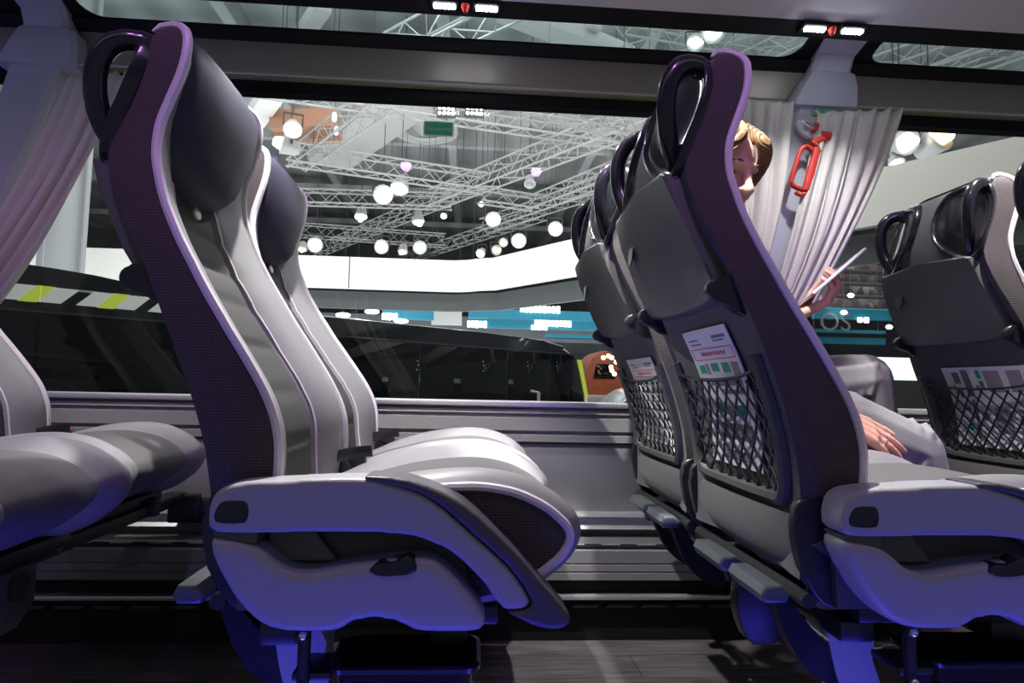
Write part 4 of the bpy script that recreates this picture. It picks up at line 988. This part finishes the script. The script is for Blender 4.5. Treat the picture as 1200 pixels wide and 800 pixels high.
FP = sorted(set(FP), key=lambda q: q[0])
t = thing('stand_fascia', 'broad white fascia band of the exhibition stand beyond the windows', 'fascia', (0, 14, 3.1))
bm = NB(); strip(bm, FP, 2.82, 3.54, .12); fin(bm, 'band', m_band, t, False)
FP2 = [(x-.22*0+.15*(1 if x > .4 else 0), y+.3) for x, y in FP]
bm = NB(); strip(bm, FP2, 2.40, 2.80, .10); fin(bm, 'soffit', m_under, t, False)
for k, x in enumerate((-9.5, -6.2, -2.8)):
    bm = NB(); box(bm, (x-.008, 13.985, 2.82), (x+.008, 14.0, 3.54)); fin(bm, 'joint', m_under, t, False)
bm = NB(); box(bm, (-14, 20.8, GZ), (12, 21.0, 3.0)); o = fin(bm, 'stand_back_wall', mat('dim_wall', (.10, .11, .125), .8, noise=.4, nscale=.8), None, False, (0, 20.9, GZ)); tagk(o, 'dark rear wall of the exhibition stand beneath the fascia', 'wall panel')
for px, lab in ((71, 'thick grey column left of the purple-lit seat, beyond the window'),):
    p = onY(px, 300, 12.0); bm = NB(); tube(bm, [(p.x, 12, GZ), (p.x, 12, 8.9)], .36, 24); cyl(bm, (p.x+.46, 11.9, GZ), (p.x+.46, 11.9, 8.9), .05, None, 10); o = fin(bm, 'column', mat('column_grey', (.3, .31, .33), .7), None, True, (p.x, 12, GZ)); tagk(o, lab, 'column')
def pend(name, bulb, m_, p):
    o = thing(name, 'x', 'lamp', tuple(p)); fin(bulb, 'bulb', m_, o); bm = NB(); tube(bm, [p, (p.x, p.y, 9.6)], .005, 5); fin(bm, 'cable', m_charc, o); return o
# banners with lit lettering too blurred to read
def banner(label, px0, py0, px1, py1, Y, words=(), m_=None, grp='cyan banners of the far stands'):
    a, b = onY(px0, py0, Y), onY(px1, py1, Y); t = thing('banner', label, 'banner', (a.x, Y, b.z), grp)
    bm = NB(); box(bm, (a.x, Y, b.z), (b.x, Y+.12, a.z)); fin(bm, 'board', m_ or m_cyan, t, False)
    for x in (a.x+.1, b.x-.1): bm = NB(); tube(bm, [(x, Y+.06, a.z), (x, Y+.06, 9.6)], .006, 5); fin(bm, 'suspension_rod', m_charc, t)
    for wx0, wx1, wy, wh, n in words:
        z = onY(px0, wy, Y).z; h = wh*1.25/720*Y; xa, xb = onY(wx0, wy, Y-.06).x, onY(wx1, wy, Y-.06).x; zb = onY(wx1, wy, Y-.06).z
        for k in range(n):
            bm = NB(); x = xa+(xb-xa)*(k+.5)/n; w = (xb-xa)/n*.40; hh = h*(.44+.06*((k*7) % 3)/2); box(bm, (x-w, Y-.06, zb-hh), (x+w, Y-.02, zb+hh), w*.5); fin(bm, 'lit_letter', m_text, t)
banner('upper cyan banner with a row of lit white letters left of the far seat back', 549, 361, 720, 377, 18, [(609, 657, 363, 7, 9)])
banner('lower cyan banner with two rows of lit white letters left of the far seat back', 549, 373, 720, 388, 18.4, [(626, 670, 379, 7, 9), (547, 571, 380, 7, 5), (622, 642, 384, 5, 5)])
banner('narrow cyan banner lowest, left of the far seat back', 640, 391, 720, 398, 18.8)
banner('cyan banner at the left under the fascia, behind the window seat', 448, 363, 508, 375, 17.5, [(447, 466, 371, 7, 5)])
banner('pale grey board between the cyan banners', 506, 362, 541, 381, 18.2, (), m_duct, 'pale boards')
for px, py, lab in ((402, 369, 'leftmost'), (436, 365, 'second'), (417, 376, 'lower'), (470, 376, 'rightmost')):
    p = onY(px, py, 17); bm = NB(); ball(bm, p, .13, (1.6, .5, .5), 10); o = pend('stand_lamp', bm, m_lamp, p); tagk(o, lab+' of the small glowing lamps under the fascia at the left', 'lamp', 'stand lamps')
banner('cyan board behind the tablet, topmost in the right window', 955, 360, 1060, 376, 10.5, [(1005, 1020, 375, 6, 2)])
banner('cyan board behind the passenger knee', 950, 385, 1038, 391, 10.6)
banner('lowest cyan board over the passenger knee', 950, 394, 1038, 404, 10.7)
bm = NB(); a, b = onY(962, 308, 11), onY(1090, 370, 11)
def crowd():
    M = mat('shelf_clutter', (.2, .16, .17), .7); N = M.node_tree.nodes; L = M.node_tree.links
    tc = N.new('ShaderNodeTexCoord'); v = N.new('ShaderNodeTexVoronoi'); v.inputs['Scale'].default_value = 5; mp = N.new('ShaderNodeMapping'); mp.inputs['Scale'].default_value = (1.6, 1, 1)
    L.new(tc.outputs['Object'], mp.inputs[0]); L.new(mp.outputs[0], v.inputs['Vector']); cr = N.new('ShaderNodeValToRGB')
    for pos, c in ((.0, (.04, .04, .05, 1)), (.35, (.16, .13, .15, 1)), (.6, (.30, .2, .2, 1)), (.8, (.42, .38, .4, 1))):
        e = cr.color_ramp.elements.new(pos); e.color = c
    L.new(v.outputs['Color'], cr.inputs[0]); L.new(cr.outputs[0], N['Principled BSDF'].inputs['Base Color']); return M
t = thing('goods_display', 'mottled reddish display wall crowded with goods in the right window', 'display', (a.x, 11, b.z))
bm = NB(); box(bm, (a.x, 11, b.z), (b.x+2, 11.3, a.z)); fin(bm, 'backing', crowd(), t, False)
for k in range(4):
    z = b.z+(a.z-b.z)*(k+.2)/4; bm = NB(); box(bm, (a.x, 10.7, z), (b.x+2, 11, z+.03)); fin(bm, 'shelf', m_charc, t, False)
for px, py, lab in ((997, 346, 'upper'), (989, 366, 'lower'), (1042, 383, 'rightmost')):
    p = onY(px, py, 10.3); bm = NB(); ball(bm, p, .05, (1.2, .6, .8), 10); o = pend('display_lamp', bm, m_lamp, p); tagk(o, lab+' small round lamp before the mottled display wall', 'lamp', 'display lamps')
p = onY(979, 378, 10.49); t = thing('letter_sign', 'large grey OS letters standing before the cyan board by the tablet', 'sign', tuple(p))
fin(text_bm('OS', .46, Matrix.Translation(p) @ FACE_Y), 'lettering', mat('letter_grey', (.22, .24, .24), .5), t, False)
a, b = onY(1018, 418, 8.0), onY(1110, 446, 8.0); t = thing('light_box', 'glowing white counter light box behind the passenger knee', 'light box', (a.x, 8, b.z))
bm = NB(); box(bm, (a.x, 8.0, b.z), (b.x, 8.3, a.z), .01); fin(bm, 'panel', m_lbox, t)
bm = NB(); box(bm, (a.x-.05, 8.02, GZ), (b.x+.05, 8.4, b.z-.005), .01); fin(bm, 'counter', m_charc, t)

# black coach outside
BO = Vector((-4.27, 5.81, 0)); BD = Vector((.745, .668, 0)).normalized(); BN = Vector((BD.y, -BD.x, 0))   # BN faces us
BM = Matrix((BD, -BN, Vector((0, 0, 1)))).transposed().to_4x4(); BM.translation = BO
t = thing('black_coach', 'long black coach with dark windows parked outside the windows', 'bus', (BO.x, BO.y, GZ))
def bpart(name, bm0, mt, par=None, smooth=True): bm = NB(); join(bm, bm0, BM); return fin(bm, name, mt, par or t, smooth)
S1 = 8.75
side = [(-5, -1.1), (S1+.05, -1.1), (S1+.06, -.2), (S1+.0, .5), (S1-.15, 1.0), (S1-.35, 1.28), (S1-.7, 1.44), (S1-1.3, 1.52), (6, 1.55), (-5, 1.55)]
b0 = NB(); prism(b0, side, 'y', 0, 2.5, .10, 4); body_ = bpart('body', b0, m_busp)
cuts = [-5, -2.4, -.05, 2.45, 4.75, 6.55, 7.65, 8.3]
for k in range(7):
    b0 = NB(); box(b0, (cuts[k]+.02, -.012, .05), (cuts[k+1]-.02, .0, 1.29), .01); bpart('side_window', b0, m_busg)
b0 = NB(); box(b0, (-5, -.016, 1.30), (8.3, -.0, 1.318)); bpart('window_trim', b0, m_charc, None, False)
b0 = NB(); tube(b0, [(-5, .03, 1.535), (6.0, .03, 1.535), (S1-1.3, .03, 1.508), (S1-.7, .03, 1.43)], .02, 8); bpart('roof_trim', b0, m_chrome)
for k in range(7):
    s0 = -1.9+.62*k; sk = .14
    z0, z1 = 1.40, 1.545
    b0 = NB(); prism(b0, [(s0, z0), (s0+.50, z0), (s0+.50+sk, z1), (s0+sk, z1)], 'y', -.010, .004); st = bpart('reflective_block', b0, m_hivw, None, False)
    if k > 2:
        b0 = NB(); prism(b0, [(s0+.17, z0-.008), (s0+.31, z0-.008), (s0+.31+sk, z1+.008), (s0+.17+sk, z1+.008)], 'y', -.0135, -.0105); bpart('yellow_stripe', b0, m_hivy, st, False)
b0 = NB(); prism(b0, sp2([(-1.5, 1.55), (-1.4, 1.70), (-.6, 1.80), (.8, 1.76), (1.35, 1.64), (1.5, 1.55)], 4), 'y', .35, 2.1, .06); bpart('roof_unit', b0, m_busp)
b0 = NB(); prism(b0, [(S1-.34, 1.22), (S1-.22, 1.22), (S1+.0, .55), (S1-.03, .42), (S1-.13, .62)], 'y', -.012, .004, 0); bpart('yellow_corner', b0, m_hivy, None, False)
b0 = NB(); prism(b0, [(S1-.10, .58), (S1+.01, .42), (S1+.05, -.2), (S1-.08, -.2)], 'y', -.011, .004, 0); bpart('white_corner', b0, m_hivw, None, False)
for s_ in (-2.5, 6.2):
    b0 = NB(); tube(b0, [(s_, -.03, -.85), (s_, .30, -.85)], .50, 28); w = bpart('wheel', b0, m_rub)
    b0 = NB(); tube(b0, [(s_, -.045, -.85), (s_, -.02, -.85)], [.18, .27], 20); bpart('hub', b0, m_steel, w)
b0 = NB(); tube(b0, [(7.1, -.05, .62), (7.1, -.22, .60), (7.1, -.22, .30)], .03, 8); bpart('mirror', b0, m_duct)
# silver car and orange cab beyond the coach
t = thing('silver_car', 'silver car seen just right of the black coach end', 'car', (3.6, 13, GZ))
car = sp2([(2.6, GZ+.35), (2.55, GZ+.9), (2.9, GZ+1.5), (3.4, GZ+2.02), (4.4, GZ+2.1), (5.6, GZ+2.1), (6.4, GZ+1.6), (6.9, GZ+1.1), (6.95, GZ+.35)], 3)
bm = NB(); prism(bm, car, 'y', 12.6, 14.4, .12, 3); fin(bm, 'body', m_silver, t)
bm = NB(); prism(bm, sp2([(3.1, GZ+1.5), (3.5, GZ+1.92), (4.4, GZ+1.98), (5.5, GZ+1.98), (6.1, GZ+1.5)], 2), 'y', 12.585, 12.6); fin(bm, 'side_glass', m_busg, t, False)
for x in (3.4, 6.1):
    bm = NB(); tube(bm, [(x, 12.57, GZ+.36), (x, 12.8, GZ+.36)], .36, 24); fin(bm, 'wheel', m_rub, t)
p = onY(705, 428, 17); t = thing('orange_cab', 'orange truck cab glowing beyond the end of the black coach', 'truck', (p.x, 17, GZ))
bm = NB(); prism(bm, sp2([(p.x-.55, GZ), (p.x-.55, .9), (p.x-.35, 1.5), (p.x, 1.72), (p.x+.35, 1.5), (p.x+.62, .8), (p.x+.65, GZ)], 3), 'y', 16.6, 18.4, .1); fin(bm, 'cab', m_orange, t)
bm = NB(); prism(bm, [(p.x-.32, .95), (p.x+.30, .95), (p.x+.22, 1.35), (p.x-.24, 1.35)], 'y', 16.57, 16.6, .01); fin(bm, 'windscreen', m_busg, t)
bm = NB(); box(bm, (p.x-.5, 16.56, .1), (p.x+.6, 16.6, .5), .02); fin(bm, 'bumper', m_silver, t)
for k, (px, py) in enumerate([(707, 419), (713, 417), (717, 419), (716, 430), (717, 434), (720, 438), (722, 424)]):
    p = onY(px, py, 15.5); bm = NB(); ball(bm, p, .06, (1, 1, 1), 8); o = pend('fairy_light', bm, m_lampw, p); tagk(o, 'small warm round light hanging near the orange cab', 'lamp', 'string of warm lights by the orange cab')
